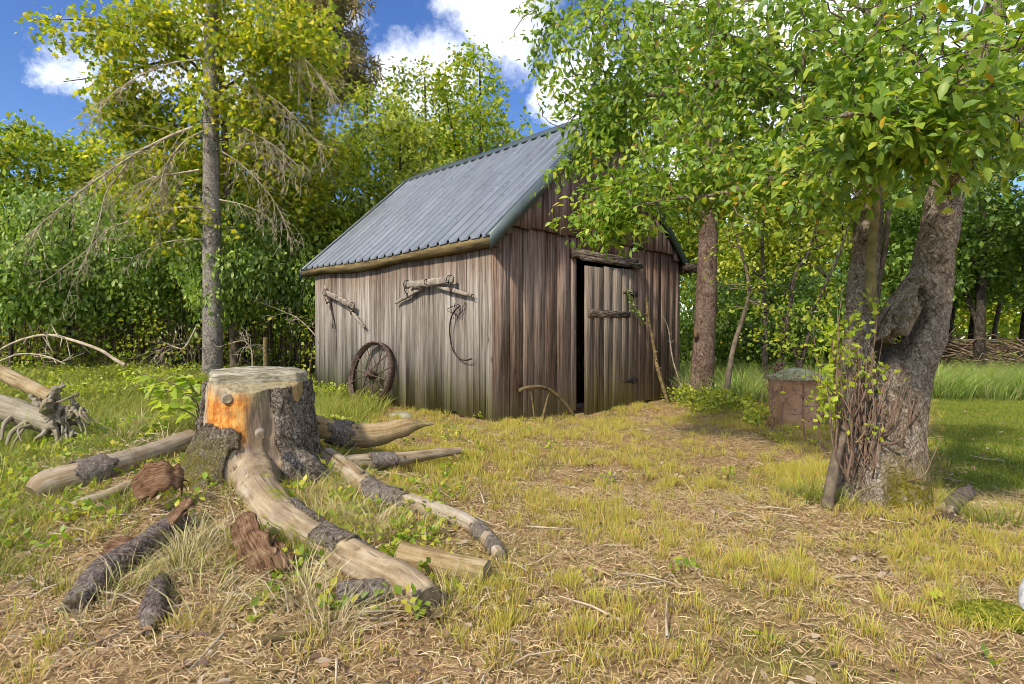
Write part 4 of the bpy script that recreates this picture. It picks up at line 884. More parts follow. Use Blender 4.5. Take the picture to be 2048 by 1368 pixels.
PY = tree('sunny_tree', 'tree', (0, 0, 0), 6.5, .11, [((0, 0, 4.2), (2.0, 2.0, 2.2)), ((-1.0, -.5, 2.4), (1.5, 1.4, 1.4)), ((1.1, .2, 2.9), (1.5, 1.4, 1.4))], 300, 42, (.42, .42, .32), .145, L_FRESH)
def at(px, Y): x = (px - 1024) / F * Y; return (x, Y, H1(x, Y) - .05)
GW = 'trees of the wood edge'
for pr, px, Y, rz, sc, lab in (
    (PY, -70, 15.0, .3, (1.0, 1.0), 'sunlit yellow green tree cut by the left edge of the picture'),
    (PY, 85, 16.5, 1.2, (1.0, 1.02), 'sunlit yellow green tree second from the left edge'),
    (PB, 240, 17.0, 2.5, (1.05, 1.0), 'bushy mid green tree left of the spruce trunk behind its dead branches'),
    (PB, 395, 18.5, 3.9, (1.1, 1.05), 'bushy mid green tree directly behind the spruce trunk'),
    (PA, 540, 18.0, 4.4, (1.05, .86), 'tall airy tree between the spruce and the rear shed corner'),
    (PB, 640, 17.0, 5.2, (1.0, 1.0), 'bushy green tree touching the rear left corner of the shed roof'),
    (PA, 735, 17.5, .8, (1.1, .9), 'tall airy tree above the rear end of the roof ridge'),
    (PB, 800, 16.0, .2, (1.0, 1.12), 'dense green tree pressed close behind the roof slope'),
    (PA, 850, 19.0, 1.9, (1.15, 1.03), 'tallest airy tree against the clouds over the middle of the roof'),
    (PA, 960, 18.5, 3.1, (1.15, 1.04), 'tall airy tree with a pointed top left of the apple branches'),
    (PY, 1075, 16.0, .5, (1.0, 1.0), 'sunny yellow green tree behind the front end of the roof ridge'),
    (PB, 1200, 20.0, 4.0, (1.2, 1.15), 'mid green tree hidden behind the shed gable'),
    (PA, 1330, 19.0, 2.2, (1.15, 1.1), 'tall tree behind the gable and the reddish spruce trunk'),
    (PY, 1480, 18.0, 1.1, (1.05, 1.1), 'sunlit tree beyond the thin leaning stems right of the shed'),
    (PB, 1600, 16.0, 2.6, (.95, 1.0), 'mid green tree behind the rusty barrel'),
    (PA, 1700, 19.0, 5.0, (1.2, 1.1), 'tall tree behind the left stem of the apple tree'),
    (PD, 1800, 17.0, .4, (1.0, 1.15), 'deep green tree seen between the two apple stems'),
    (PD, 1960, 12.5, 3.6, (.95, 1.0), 'deep green tree hanging low over the lawn right of the apple tree'),
    (PD, 2130, 11.5, 1.7, (.95, 1.02), 'deep green tree cut by the right edge of the picture'),
    (PY, 1890, 30.0, 5.4, (1.5, 1.2), 'sunny tree far beyond the meadow behind the brush pile'),
    (PY, 2050, 29.0, 2.9, (1.5, 1.2), 'sunny tree far beyond the meadow at the right edge')):
    place(pr, at(px, Y), rz, sc, lab, GW)
GS = 'shrubs under the wood edge'
for px, Y, rz, sc, lab in (
    (20, 13.0, .2, (1.05, 1.45), 'pale cool green shrub at the left edge above the arched dead branch'),
    (140, 13.5, 1.3, (1.1, 1.4), 'cool green shrub over the arched dead branch'),
    (265, 13.8, 2.4, (1.1, 1.42), 'cool green shrub left of the spruce trunk'),
    (360, 14.5, 3.3, (1.1, 1.35), 'cool green shrub just behind the spruce trunk'),
    (490, 13.8, 4.6, (1.0, 1.42), 'cool green shrub between the spruce trunk and the shed'),
    (590, 15.0, 5.5, (1.0, 1.5), 'cool green shrub by the rear corner of the shed')):
    o_ = place(PC, (lambda a: (a[0], a[1], a[2] + .35))(at(px, Y)), rz, (sc[0], sc[1] * 1.12), lab, GS)
for px, Y, rz, sc, lab in (
    (1540, 12.5, .9, (.85, 1.05), 'dark glossy shrub behind the barrel left of the leaning stems'),
    (1650, 12.0, 2.0, (.8, 1.1), 'dark glossy shrub between the barrel and the apple tree'),
    (1450, 13.0, 3.0, (.85, 1.1), 'dark glossy shrub right of the reddish spruce trunk')):
    o_ = place(PC, at(px, Y), rz, sc, lab, GS)
    for ch in o_.children:
        if ch.name.startswith('crown'): ch.material_slots[0].link = 'OBJECT'; ch.material_slots[0].material = L_DARK

# far wood: one mass nobody could count
fw_ = []
for k in range(2400):
    x = rng.uniform(-60, 60); y = rng.uniform(27, 36) + (6 if x > 4 else 0); fw_.append((x, y, rng.random() ** .8 * (5.5 + 2.5 * math.sin(x * .21) + 1.5 * math.sin(x * .57))))
fw_ = np.array(fw_); solo('far_woodland', scatter_leaves(fw_, 24, (.95, .95, .7), .42, 'simple'), L_FRESH, 'far green woodland beyond the meadow and behind the wood edge', 'woodland', (0, 30, 0), kind='stuff')
# undergrowth: dead stems and shade leaves below the wood edge on the left
ug = MB()
for k in range(620):
    Y = rng.uniform(13.6, 18.5); px = rng.uniform(-160, 640); x, y, z = at(px, Y); h_ = rng.uniform(.7, 2.6); a = np.array([x, y, z]); ln = rng.normal(0, .35, 2)
    ug.tube([a, a + (ln[0] * .3, ln[1] * .3, h_ * .5), a + (ln[0], ln[1], h_)], [rng.uniform(.008, .028), .01, .004], 4, caps=False)
    if rng.random() < .6:
        p0 = a + (ln[0] * .4, ln[1] * .4, h_ * .6)
        for s_ in range(3): ug.tube([p0, p0 + rng.normal(0, .25, 3), p0 + rng.normal(0, .5, 3) + (0, 0, .1)], [.007, .005, .003], 3, caps=False)
solo('thicket', ug, M_STEM, 'thicket of dead brown stems in shade under the left trees', 'thicket', (-6, 15, 0), kind='stuff')
lv_ = np.array([(lambda a: (a[0], a[1], a[2] + rng.uniform(.1, 1.8)))(at(rng.uniform(-200, 640), rng.uniform(13.0, 15.5))) for k in range(520)])
solo('thicket_foliage', scatter_leaves(lv_, 14, (.3, .3, .25), .09, 'simple'), L_FRESH, 'sparse green leaves among the dead stems of the left thicket', 'foliage', (-7, 14, 0), kind='stuff')
rv_ = np.array([(lambda a: (a[0], a[1], a[2] + rng.uniform(.1, 2.2)))(at(rng.uniform(1400, 1870), rng.uniform(12.5, 17))) for k in range(330)])
solo('understorey_foliage', scatter_leaves(rv_, 16, (.32, .32, .26), .09, 'simple'), L_FRESH, 'loose bright undergrowth leaves behind the barrel and apple tree', 'foliage', (6, 14, 0), kind='stuff')
ul = np.array([(lambda a: (a[0], a[1], a[2] + rng.uniform(0, 2.4)))(at(rng.uniform(-250, 660), rng.uniform(17.5, 21))) for k in range(420)])
solo('shade_foliage', scatter_leaves(ul, 30, (.5, .5, .4), .15, 'simple'), L_MID, 'dark shaded leaves at the back of the left thicket', 'foliage', (-7, 19, 0), kind='stuff')

# ------------------------------------------------------------------ left spruce with dead branches, and the yellowing maple round it
M_SPR = bark_mat('spruce_bark', [(.27, (.065, .052, .042)), (.42, (.19, .16, .135)), (.56, (.33, .295, .255)), (.75, (.48, .44, .385))], .8, stretch=.7)
M_SPRR = bark_mat('red_spruce_bark', [(.27, (.045, .028, .02)), (.44, (.13, .085, .062)), (.58, (.225, .155, .12)), (.75, (.33, .25, .20))], .9, stretch=.7)
M_DEADW = plain_mat('dead_branch', [(.3, (.16, .12, .08)), (.5, (.36, .295, .21)), (.7, (.52, .45, .35))], 9, .85, 0, 0)
SY = 12.5
def dead_branch(mb, pts, r0, twigs, tl, drop=.6):
    r0 *= .8; pp = spline(pts, 6); mb.tube(pp, np.linspace(r0, r0 * .18, len(pp)), 6, wob=.1)
    for k in range(twigs):
        i_ = rng.integers(3, len(pp)); a = pp[i_]; fwd = unit(pp[min(i_, len(pp) - 1)] - pp[i_ - 1]); L_ = tl * rng.uniform(.4, 1.2)
        d_ = unit(fwd * .55 + rng.normal(0, .45, 3) + (0, 0, -drop)); b_ = a + d_ * L_ * .5 + rng.normal(0, .04, 3); c_ = b_ + unit(d_ + (0, 0, -.45)) * L_ * .5
        mb.tube([a, b_, c_], [r0 * .26, r0 * .16, .0025], 4, caps=False)
        for s_ in range(3):
            e = b_ + (c_ - b_) * rng.random(); mb.tube([e, e + unit(d_ + rng.normal(0, .7, 3) + (0, 0, -.3)) * L_ * .33], [.005, .003], 3, caps=False)
sb_ = np.array(at(425, SY)); spr = thing('spruce_tree', 'bare trunked spruce with drooping pale dead branches left of the shed', 'tree', tuple(sb_))
tp_ = spline([P(426, 775, SY) - (0, 0, .3), P(425, 640, SY), P(424, 400, SY), P(424, 200, SY), P(426, -60, SY), P(428, -300, SY)], 10)
u_ = np.linspace(0, 1, len(tp_)); trk = MB().tube(tp_, np.interp(u_, [0, .1, .2, .6, 1], [.23, .205, .19, .15, .08]), 22, wob=.09, seed=2)
for k in range(26):
    a = tp_[rng.integers(6, 44)]; th_ = rng.uniform(0, 6.28); d_ = np.array([math.cos(th_), math.sin(th_), -.1]); trk.tube([a + d_ * .12, a + d_ * (.20 + rng.random() * .10)], [.022, .012], 6)
part('trunk', trk, M_SPR, spr, True)
for pts, r0, tw, tl in (([(408, 249), (355, 268), (303, 292), (258, 318), (216, 346), (160, 385), (108, 427), (66, 464)], .045, 60, .8),
                        ([(411, 262), (370, 285), (335, 330), (322, 372), (308, 415)], .032, 34, .7), ([(400, 341), (355, 348), (314, 354), (285, 365)], .035, 26, .9),
                        ([(411, 416), (365, 415), (324, 422), (270, 440), (216, 460), (175, 500), (92, 562)], .034, 34, .6), ([(411, 479), (365, 480), (324, 487), (295, 500), (260, 519)], .026, 14, .5),
                        ([(255, 330), (215, 385), (200, 440), (175, 510), (140, 580)], .022, 36, .6), ([(440, 230), (500, 262), (560, 300), (610, 345)], .022, 60, .7), ([(440, 150), (500, 170), (570, 215), (640, 290)], .022, 60, .8),
                        ([(440, 300), (490, 335), (540, 390), (570, 440)], .019, 44, .7), ([(440, 400), (480, 408), (525, 425)], .022, 16, .5), ([(410, 120), (340, 130), (270, 160), (190, 215)], .03, 40, .7), ([(440, 60), (520, 75), (600, 110), (660, 180)], .03, 50, .9)):
    mb = MB(); m0 = len(pts); yo = rng.uniform(-.9, .1); dead_branch(mb, [P(x, y, SY - .1 + yo * i_ / m0) for i_, (x, y) in enumerate(pts)], r0, tw, tl)
    part('dead_branch', mb, M_DEADW, spr)
mp_b = np.array(at(470, 13.6))
mp = thing('yellowing_maple', 'maple with yellowing leaves spreading round the top of the left spruce', 'tree', tuple(mp_b))
mt = MB(); tpp = spline([mp_b - (0, 0, .1), P(462, 500, 13.6), P(450, 250, 13.5), P(440, 40, 13.4), P(440, -200, 13.4)], 6); mt.tube(tpp, np.linspace(.11, .04, len(tpp)), 8); nodes = list(tpp[8:])
for pts in ([(445, 200), (380, 120), (300, 80), (200, 45), (70, 42)], [(445, 250), (360, 130), (240, 150), (130, 165)], [(450, 180), (530, 130), (620, 120), (690, 160)], [(450, 280), (540, 240), (620, 250), (680, 290)], [(446, 280), (380, 270), (300, 220), (220, 240)], [(445, 330), (520, 330), (600, 370)]):
    pp = spline([P(x, y, 13.4 - .25 * i_) for i_, (x, y) in enumerate(pts)], 5); mt.tube(pp, np.linspace(.045, .008, len(pp)), 5, caps=False); nodes += list(pp[2:])
def cloud_px(n_, px, py, Y, rx, ry, rY): return ellipsoid_pts(n_, P(px, py, Y), (rx / F * Y, rY, ry / F * Y), shell_=.15)
T_ = np.vstack([cloud_px(150, 560, 130, 13.2, 140, 150, 1.3), cloud_px(90, 400, 40, 13.2, 110, 90, 1.2), cloud_px(90, 590, 290, 13.4, 110, 110, 1.2), cloud_px(60, 300, 90, 12.8, 110, 80, 1.0), cloud_px(70, 330, 240, 13.2, 110, 80, 1.0), cloud_px(26, 170, 60, 12.6, 110, 35, .5), cloud_px(60, 430, 350, 14.0, 120, 90, .8), cloud_px(40, 240, 200, 12.8, 60, 80, .6), cloud_px(20, 425, 60, 12.0, 70, 140, .35), cloud_px(10, 415, 210, 12.0, 60, 60, .3), cloud_px(70, 550, 60, 12.2, 120, 90, .4), cloud_px(60, 340, 390, 14.2, 150, 90, .6), cloud_px(50, 540, 400, 14.2, 130, 80, .6), cloud_px(26, 350, 440, 12.4, 110, 60, .4), cloud_px(60, 300, 310, 13.0, 120, 80, .6), cloud_px(60, 560, 330, 13.2, 110, 90, .6), cloud_px(40, 500, 230, 12.4, 70, 90, .3)])
T_ = T_[(np.abs(T_[:, 0] / T_[:, 1] * F + 1024 - 425) > 26) | (T_[:, 1] > 12.9) | (HOR - (T_[:, 2] - CH) / T_[:, 1] * F < 230)]
grow(mt, nodes, T_, .02, .005, .1); part('trunk', mt, M_TWIG, mp, True)
part('crown', scatter_leaves(T_, 24, (.34, .34, .36), .115, 'maple', .35, .9), L_YEL, mp)
# brown conifer whose top shows above, and red-barked spruce right of the shed
cf_b = np.array(at(632, 19.0)); cfr = thing('brown_conifer', 'brownish cone laden conifer top rising behind the maple', 'tree', tuple(cf_b))
ct = MB(); ctp = spline([cf_b - (0, 0, .1), P(631, 300, 19), P(630, -300, 19)], 8); ct.tube(ctp, np.linspace(.2, .06, len(ctp)), 8); tips = []
for k in range(80):
    a = P(631, rng.uniform(-180, 190), 19); th_ = rng.uniform(0, 6.28); L_ = rng.uniform(.7, 1.7) * (1 + .25 * (math.cos(th_) > .4)); d_ = np.array([math.cos(th_), math.sin(th_), 0])
    pp = spline([a, a + d_ * L_ * .5 + (0, 0, .05), a + d_ * L_ + (0, 0, -.35)], 6); ct.tube(pp, np.linspace(.03, .006, len(pp)), 4, caps=False)
    for p_ in pp[2:]: tips += [p_ + rng.normal(0, .12, 3) + (0, 0, -.1) for _ in range(4)]
part('trunk', ct, M_TRUNKD, cfr, True); part('crown', scatter_leaves(np.array(tips), 15, (.16, .16, .22), .24, 'needle', .6, 1.0), L_CONE, cfr)
rs_b = np.array(at(1402, 10.0)); rs = thing('spruce_tree', 'straight reddish barked spruce trunk right of the shed front', 'tree', tuple(rs_b))
tp_ = spline([P(1396, 815, 10) - (0, 0, .2), P(1403, 770, 10), P(1411, 620, 10), P(1416, 480, 10), P(1424, 300, 10), P(1428, 100, 10), P(1430, -150, 10)], 9); u_ = np.linspace(0, 1, len(tp_))
part('trunk', MB().tube(tp_, np.interp(u_, [0, .08, .25, 1], [.27, .225, .185, .10]), 22, wob=.08, seed=6), M_SPRR, rs, True)
sc_ = MB(); pcn = P(1393, 668, 9.83); sc_.hexa([pcn + v for v in ((-.03, 0, -.07), (.04, 0, -.05), (.04, .08, -.05), (-.03, .08, -.07), (-.012, 0, .08), (.016, 0, .05), (.016, .08, .05), (-.012, .08, .08))])
part('bark_scar', sc_, M_RED, rs)
tips = []; rb_ = MB()
for k in range(24):
    a = tp_[rng.integers(30, 50)]; th_ = rng.uniform(0, 6.28); L_ = rng.uniform(.8, 1.8); d_ = np.array([math.cos(th_), math.sin(th_), 0]); pp = spline([a, a + d_ * L_ * .5, a + d_ * L_ + (0, 0, -.3)], 5)
    rb_.tube(pp, np.linspace(.022, .005, len(pp)), 4, caps=False); tips += [p_ + rng.normal(0, .1, 3) for p_ in pp[1:] for _ in range(2)]
part('branch', rb_, M_TWIG, rs); part('crown', scatter_leaves(np.array(tips), 12, (.16, .16, .16), .16, 'needle', .5, 1.0), L_DARK, rs)

# ------------------------------------------------------------------ apple tree
M_APPLE = bark_mat('apple_bark', [(.24, (.06, .044, .03)), (.40, (.20, .152, .108)), (.55, (.33, .27, .205)), (.74, (.47, .41, .33))], 1.15, stretch=.55, attr_moss=True)
AY = 3.9
APL = thing('apple_tree', 'gnarled old apple tree with twin stems, a hollow burl and low leafy branches', 'tree', (2.46, 3.9, .05))
at_ = MB()
def ap(pts, rad, n=22, wob=.14, seed=3):
    pp = spline([P(x, y, Y) for x, y, Y in pts], 5); at_.tube(pp, np.interp(np.linspace(0, 1, len(pp)), np.linspace(0, 1, len(rad)), rad), n, wob=wob, seed=seed); return pp
LS = ap([(1722, 1045, 3.92), (1722, 960, 3.92), (1722, 860, 3.94), (1722, 760, 3.97), (1722, 650, 4.0), (1728, 540, 4.05), (1735, 440, 4.1), (1738, 350, 4.2), (1722, 270, 4.3), (1690, 210, 4.4)], [.17, .145, .13, .115, .105, .095, .088, .083, .07, .06])
RS = ap([(1800, 1045, 3.8), (1804, 960, 3.8), (1800, 870, 3.82), (1812, 790, 3.85), (1836, 710, 3.88), (1858, 640, 3.9), (1862, 570, 3.9), (1868, 500, 3.9), (1884, 420, 3.92), (1900, 330, 3.95), (1915, 230, 4.0), (1960, 90, 4.05), (2010, -60, 4.1)], [.19, .165, .145, .135, .12, .115, .125, .12, .11, .10, .095, .08, .06])
ap([(1750, 1010, 3.78), (1756, 920, 3.8), (1762, 830, 3.86), (1756, 750, 3.92), (1750, 700, 3.96)], [.13, .13, .125, .115, .08], seed=8)
ap([(1764, 1010, 3.86), (1768, 890, 3.88), (1776, 800, 3.9), (1772, 735, 3.94), (1764, 690, 3.98)], [.17, .165, .15, .12, .08], seed=18)
ap([(1744, 745, 3.9), (1766, 690, 3.86), (1790, 630, 3.84), (1822, 580, 3.84), (1852, 552, 3.88)], [.085, .085, .085, .08, .09], seed=9)
ap([(1800, 668, 3.78), (1818, 620, 3.76), (1838, 585, 3.80)], [.055, .075, .055], wob=.25, seed=12)
ap([(1790, 810, 3.95), (1784, 770, 3.98)], [.12, .09], seed=14)
ap([(1850, 1040, 3.74), (1832, 1000, 3.76), (1815, 930, 3.78)], [.06, .08, .07], seed=15)
ap([(1690, 1045, 3.86), (1700, 990, 3.88), (1716, 930, 3.9)], [.06, .075, .07], seed=16)
LIMBS = [LS[20:], RS[35:]]
def limb(pts, r0, r1, seed): pp = ap(pts, list(np.linspace(r0, r1, 5)), 12, .18, seed); LIMBS.append(pp)
limb([(1738, 350, 4.2), (1650, 250, 4.4), (1560, 190, 4.6), (1484, 164, 4.7), (1431, 168, 4.9), (1359, 188, 5.1), (1301, 190, 5.3), (1220, 220, 5.5)], .062, .02, 21)
limb([(1690, 210, 4.4), (1560, 120, 4.8), (1455, 77, 5.1), (1349, 53, 5.4), (1229, 19, 5.6), (1120, 40, 5.8)], .05, .015, 22)
limb([(1700, 300, 4.3), (1640, 330, 4.0), (1540, 360, 4.0), (1430, 390, 4.2), (1330, 400, 4.6), (1250, 420, 4.9)], .035, .01, 23)
limb([(1884, 400, 3.92), (1930, 300, 3.5), (1962, 250, 3.15), (1985, 150, 2.95), (1990, 40, 2.9)], .045, .012, 24)
limb([(1900, 300, 3.95), (1990, 260, 3.6), (2060, 240, 3.2), (2100, 220, 2.8)], .04, .012, 25)
limb([(1740, 380, 4.15), (1790, 300, 3.6), (1770, 250, 3.1), (1720, 230, 2.8), (1650, 240, 2.7)], .04, .01, 26)
limb([(1915, 230, 4.0), (1830, 120, 4.1), (1720, 20, 4.2), (1600, -60, 4.3)], .045, .015, 27)
limb([(1960, 90, 4.05), (2050, 100, 3.7), (2130, 130, 3.4)], .04, .015, 28)
V, q = fuse(at_, .0125); V = relax(V, q, 2); N = normals(V, q)
rg = np.abs(vn(V * np.array([11, 11, 2.2]), 7)); V = V + N * (.020 * (rg - .4) + .014 * fbm(V * 9, 17, 4) + .007 * fbm(V * 30, 27, 3))[:, None]
def dent(px, py, rx, ry, depth, V, ang=0):
    a = V[:, 0] / V[:, 1] * F + 1024 - px; z_ = HOR - (V[:, 2] - CH) / V[:, 1] * F - py; ca_, sa_ = math.cos(ang), math.sin(ang)
    e_ = ((a * ca_ + z_ * sa_) / rx) ** 2 + ((z_ * ca_ - a * sa_) / ry) ** 2; V = V.copy(); V[:, 1] += np.exp(-e_ ** 2) * (V[:, 1] < 3.93) * depth; return V
for d_ in ((1779, 706, 20, 26, .28, .3), (1812, 700, 9, 18, .14, .3), (1846, 590, 7, 18, .16, .1), (1812, 612, 11, 13, .08, .6), (1800, 640, 12, 10, .07, .5), (1795, 672, 11, 10, .08, 0), (1836, 562, 18, 7, .06, .3), (1764, 660, 7, 50, .07, .45), (1740, 890, 8, 60, .08, .05), (1836, 655, 7, 55, .07, .45)): V = dent(*d_[:5], V, d_[5])
am = np.clip(sst(.42, .16, V[:, 2] + .12 * fbm(V * 5, 6, 3)) * sst(2.26, 2.36, V[:, 0]), 0, 1)
am = np.maximum(am, .22 * np.exp(-((V[:, 0] - P(1815, 620, 3.78)[0]) / .085) ** 2 - ((V[:, 2] - P(1815, 620, 3.78)[2]) / .16) ** 2) * (V[:, 1] < 3.85))
link('trunk', make_mesh('trunk', V - np.array(APL.location), [q], M_APPLE, smooth=True, attrs={'moss': am}), APL)
M_YSTEM = plain_mat('mossy_stem', [(.3, (.10, .085, .03)), (.6, (.23, .19, .075)), (.75, (.30, .26, .13))], 14, .9, 0, .4)
part('side_stem', MB().tube(spline([P(1760, 628, 3.92), P(1745, 610, 3.9), P(1741, 560, 3.88), P(1743, 490, 3.9), P(1750, 420, 3.95), P(1752, 340, 4.0)], 5), np.linspace(.036, .024, 26), 10, wob=.1), M_YSTEM, APL, True)
part('side_stem', MB().tube(spline([P(1750, 625, 3.96), P(1757, 560, 3.98), P(1770, 490, 4.0), P(1776, 400, 4.05)], 5), np.linspace(.022, .015, 16), 8, wob=.1), M_TWIG, APL, True)
# crown: leafy sprays from the limbs
def blob(n_, px, py, Y, rx, ry, rY, sh=.1): return ellipsoid_pts(n_, P(px, py, Y), (rx / F * Y, rY, ry / F * Y), shell_=sh)
T_ = np.vstack([blob(169, 1225, 130, 5.6, 130, 180, .8), blob(20, 1120, 200, 5.6, 50, 130, .3), blob(110, 1238, 320, 5.4, 100, 150, .6), blob(36, 1200, 250, 5.5, 60, 70, .4), blob(10, 1120, 330, 5.5, 40, 70, .3), blob(71, 1200, 440, 5.1, 110, 60, .4), blob(195, 1400, 120, 5.0, 170, 200, .9), blob(156, 1400, 330, 4.7, 170, 130, .6), blob(117, 1560, 380, 4.2, 170, 90, .5),
                blob(156, 1600, 130, 4.4, 180, 190, .8), blob(104, 1690, 290, 3.4, 170, 120, .6), blob(78, 1850, 60, 4.2, 200, 150, .7), blob(78, 1900, 290, 2.8, 160, 110, .5), blob(44, 1960, 130, 2.5, 150, 130, .4), blob(65, 2030, 250, 3.2, 110, 130, .5), blob(33, 1700, 60, 3.0, 150, 110, .4), blob(28, 1080, 70, 5.9, 60, 110, .3), blob(23, 1620, 430, 3.7, 120, 30, .4)])
pxs = T_[:, 0] / T_[:, 1] * F + 1024; pys = HOR - (T_[:, 2] - CH) / T_[:, 1] * F
lim = np.interp(pxs, [1040, 1090, 1200, 1300, 1400, 1600, 1700, 1800, 1900, 2100], [330, 440, 505, 500, 470, 450, 430, 395, 380, 350])
T_ = T_[pys < lim + rng.normal(0, 8, len(T_))]
mbt = MB(); nodes = np.vstack(LIMBS); grow(mbt, nodes, T_, .016, .0035, .09, 5, .04)
for k in range(10):
    a = nodes[rng.integers(0, len(nodes))]; mbt.tube([a, a + rng.normal(0, .05, 3) + (0, 0, .35), a + rng.normal(0, .1, 3) + (0, 0, .75)], [.008, .006, .003], 5, caps=False)
part('twig_growth', mbt, M_TWIG, APL)
lp, la = [], []
for t_ in T_:
    a = nodes[np.argmin(((nodes - t_) ** 2).sum(1))]; d_ = unit(t_ - a + rng.normal(0, .15, 3)); n_ = rng.integers(11, 20)
    for k in range(n_):
        s_ = rng.uniform(-.30, .10); lp.append(t_ + d_ * s_ + rng.normal(0, .035, 3)); la.append(unit(d_ * .7 + rng.normal(0, .65, 3) + (0, 0, -.30)))
lp, la = np.array(lp), np.array(la); nr = unit(rng.normal(size=lp.shape) * .45 + np.array([-.2, -.35, .75])); sz = rng.uniform(.042, .084, len(lp))
turn = rng.random(len(lp)) < .018 + .10 * np.exp(-((lp[:, 0] / lp[:, 1] * F + 1024 - 1480) / 90) ** 2 - ((HOR - (lp[:, 2] - CH) / lp[:, 1] * F - 400) / 70) ** 2)
part('crown', leaves(lp[~turn], la[~turn], nr[~turn], sz[~turn], 'full'), L_APPLE, APL); part('yellow_foliage', leaves(lp[turn], la[turn], nr[turn], sz[turn], 'full'), L_TURN, APL)
# dead and fresh suckers round the foot
M_SUCK = plain_mat('sucker_brown', [(.3, (.09, .055, .04)), (.6, (.22, .145, .105)), (.75, (.32, .24, .18))], 15, .9, 0, .2)
sl_p, sl_a = [], []
for k in range(60):
    px = rng.uniform(1700, 1790) if k < 48 else rng.uniform(1665, 1700); b_ = P(px, rng.uniform(860, 1000), 3.72 + .1 * rng.random()); h_ = rng.uniform(.35, 1.0) * (.95 if px < 1745 else .50)
    ln = rng.normal(0, .09, 2) + ((px - 1745) / 100 * .06, -.04); pp = spline([b_, b_ + (ln[0] * .6, ln[1] * .8, h_ * .4) + rng.normal(0, .02, 3), b_ + (ln[0], ln[1], h_)], 4)
    s_ = MB().tube(pp, np.linspace(rng.uniform(.004, .010), .002, len(pp)), 5, caps=False, wob=.2)
    for j in range(2): a = pp[rng.integers(3, 8)]; s_.tube([a, a + rng.normal(0, .04, 3) + (0, 0, .12)], [.004, .002], 4, caps=False)
    part('sucker', s_, M_SUCK, APL)
    if (px < 1705 and rng.random() < .9) or rng.random() < .08:
        for j in range(rng.integers(5, 12)): sl_p.append(pp[-1] + rng.normal(0, .03, 3) - (0, 0, rng.uniform(0, .14))); sl_a.append(rng.normal(0, 1, 3) + (0, 0, .2))
for px, py, n_ in ((1658, 760, 80), (1664, 690, 60), (1650, 820, 40), (1718, 645, 30), (1742, 612, 16), (1735, 740, 14), (1752, 735, 10), (1680, 660, 24)):
    for j in range(n_): sl_p.append(P(px, py, 3.72) + rng.normal(0, 1, 3) * (.06 if n_ > 30 else .03, .05, .10 if n_ > 30 else .04)); sl_a.append(rng.normal(0, 1, 3))
sl_p = np.array(sl_p); part('sucker_foliage', leaves(sl_p, np.array(sl_a), unit(rng.normal(size=sl_p.shape) * .6 + (0, -.4, .6)), rng.uniform(.03, .055, len(sl_p)), 'simple'), L_LIME, APL)
lpole = spline([P(1655, 1015, 3.7), P(1664, 960, 3.72), P(1680, 890, 3.76), P(1698, 828, 3.8)], 4)
solo('leaning_pole', MB().tube(lpole, np.linspace(.034, .03, len(lpole)), 12, wob=.15), M_TWIG, 'grey weathered short pole leaning on the left foot of the apple tree', 'pole', tuple(lpole[0]), True)

# ------------------------------------------------------------------ rusty barrel with a mossy lid, weeds before it
BY = 7.3; bb = np.array([(1592 - 1024) / F * BY, BY, H1(3.5, 7.3)]); brl = thing('rusty_barrel', 'rusty brown round barrel under a domed mossy lid behind the apple tree', 'barrel', tuple(bb))
M_RUST = plain_mat('rust_brown', [(.3, (.24, .125, .065)), (.5, (.40, .235, .135)), (.7, (.50, .34, .22))], 5, .75, .1, .35)
M_LID = plain_mat('mossy_lid', [(0.3, (0.102, 0.1105, 0.051)), (0.5, (0.238, 0.2465, 0.1275)), (0.7, (0.408, 0.391, 0.272))], 14, .95, 0, .8, dist=.01)
R_ = .315; body = MB().tube([bb + (0, 0, z_) for z_ in (-.1, .02, .05, .52, .55, .57)], [R_, R_, R_ - .006, R_ - .006, R_ + .004, R_ + .004], 36); part('drum', body, M_RUST, brl)
part('lid', MB().tube([bb + (0, 0, z_) for z_ in (.572, .59, .64, .685, .71)], [R_ + .045, R_ + .05, R_ * .80, R_ * .45, R_ * .12], 36, wob=.02), M_LID, brl)
M_DRYW = plain_mat('dry_weed', [(.3, (.12, .06, .045)), (.6, (.28, .17, .12)), (.75, (.38, .27, .19))], 20, .9, 0, 0)
for px, Y, h_, lab in ((1562, 6.5, .78, 'dry brown seeded weed in front of the left side of the barrel'), (1612, 6.1, .80, 'dry brown seeded weed in front of the middle of the barrel'), (1642, 5.6, .75, 'dry brown weed between the barrel and the leaning pole'), (1545, 6.9, .75, 'short dry weed at the left rim of the barrel')):
    b_ = np.array(at(px, Y)); mb = MB(); tips = []
    pp = spline([b_, b_ + rng.normal(0, .03, 3) + (0, 0, h_ * .5), b_ + (rng.normal(0, .08), rng.normal(0, .05), h_)], 5); mb.tube(pp, np.linspace(.011, .004, len(pp)), 5, caps=False)
    for k in range(15):
        a = pp[rng.integers(4, len(pp))]; e = a + unit(rng.normal(0, 1, 3) * (1, 1, .4) + (0, 0, .5)) * rng.uniform(.08, .22); mb.tube([a, e], [.004, .002], 3, caps=False); tips += [a + (e - a) * s_ for s_ in (.5, .75, 1)]
    root = thing('dry_weed', lab, 'weed', tuple(b_), 'dry weeds by the barrel'); part('stem', mb, M_DRYW, root); part('foliage', scatter_leaves(np.array(tips), 3, (.03, .03, .03), .022, 'simple', .3, 1), M_DRYW, root)

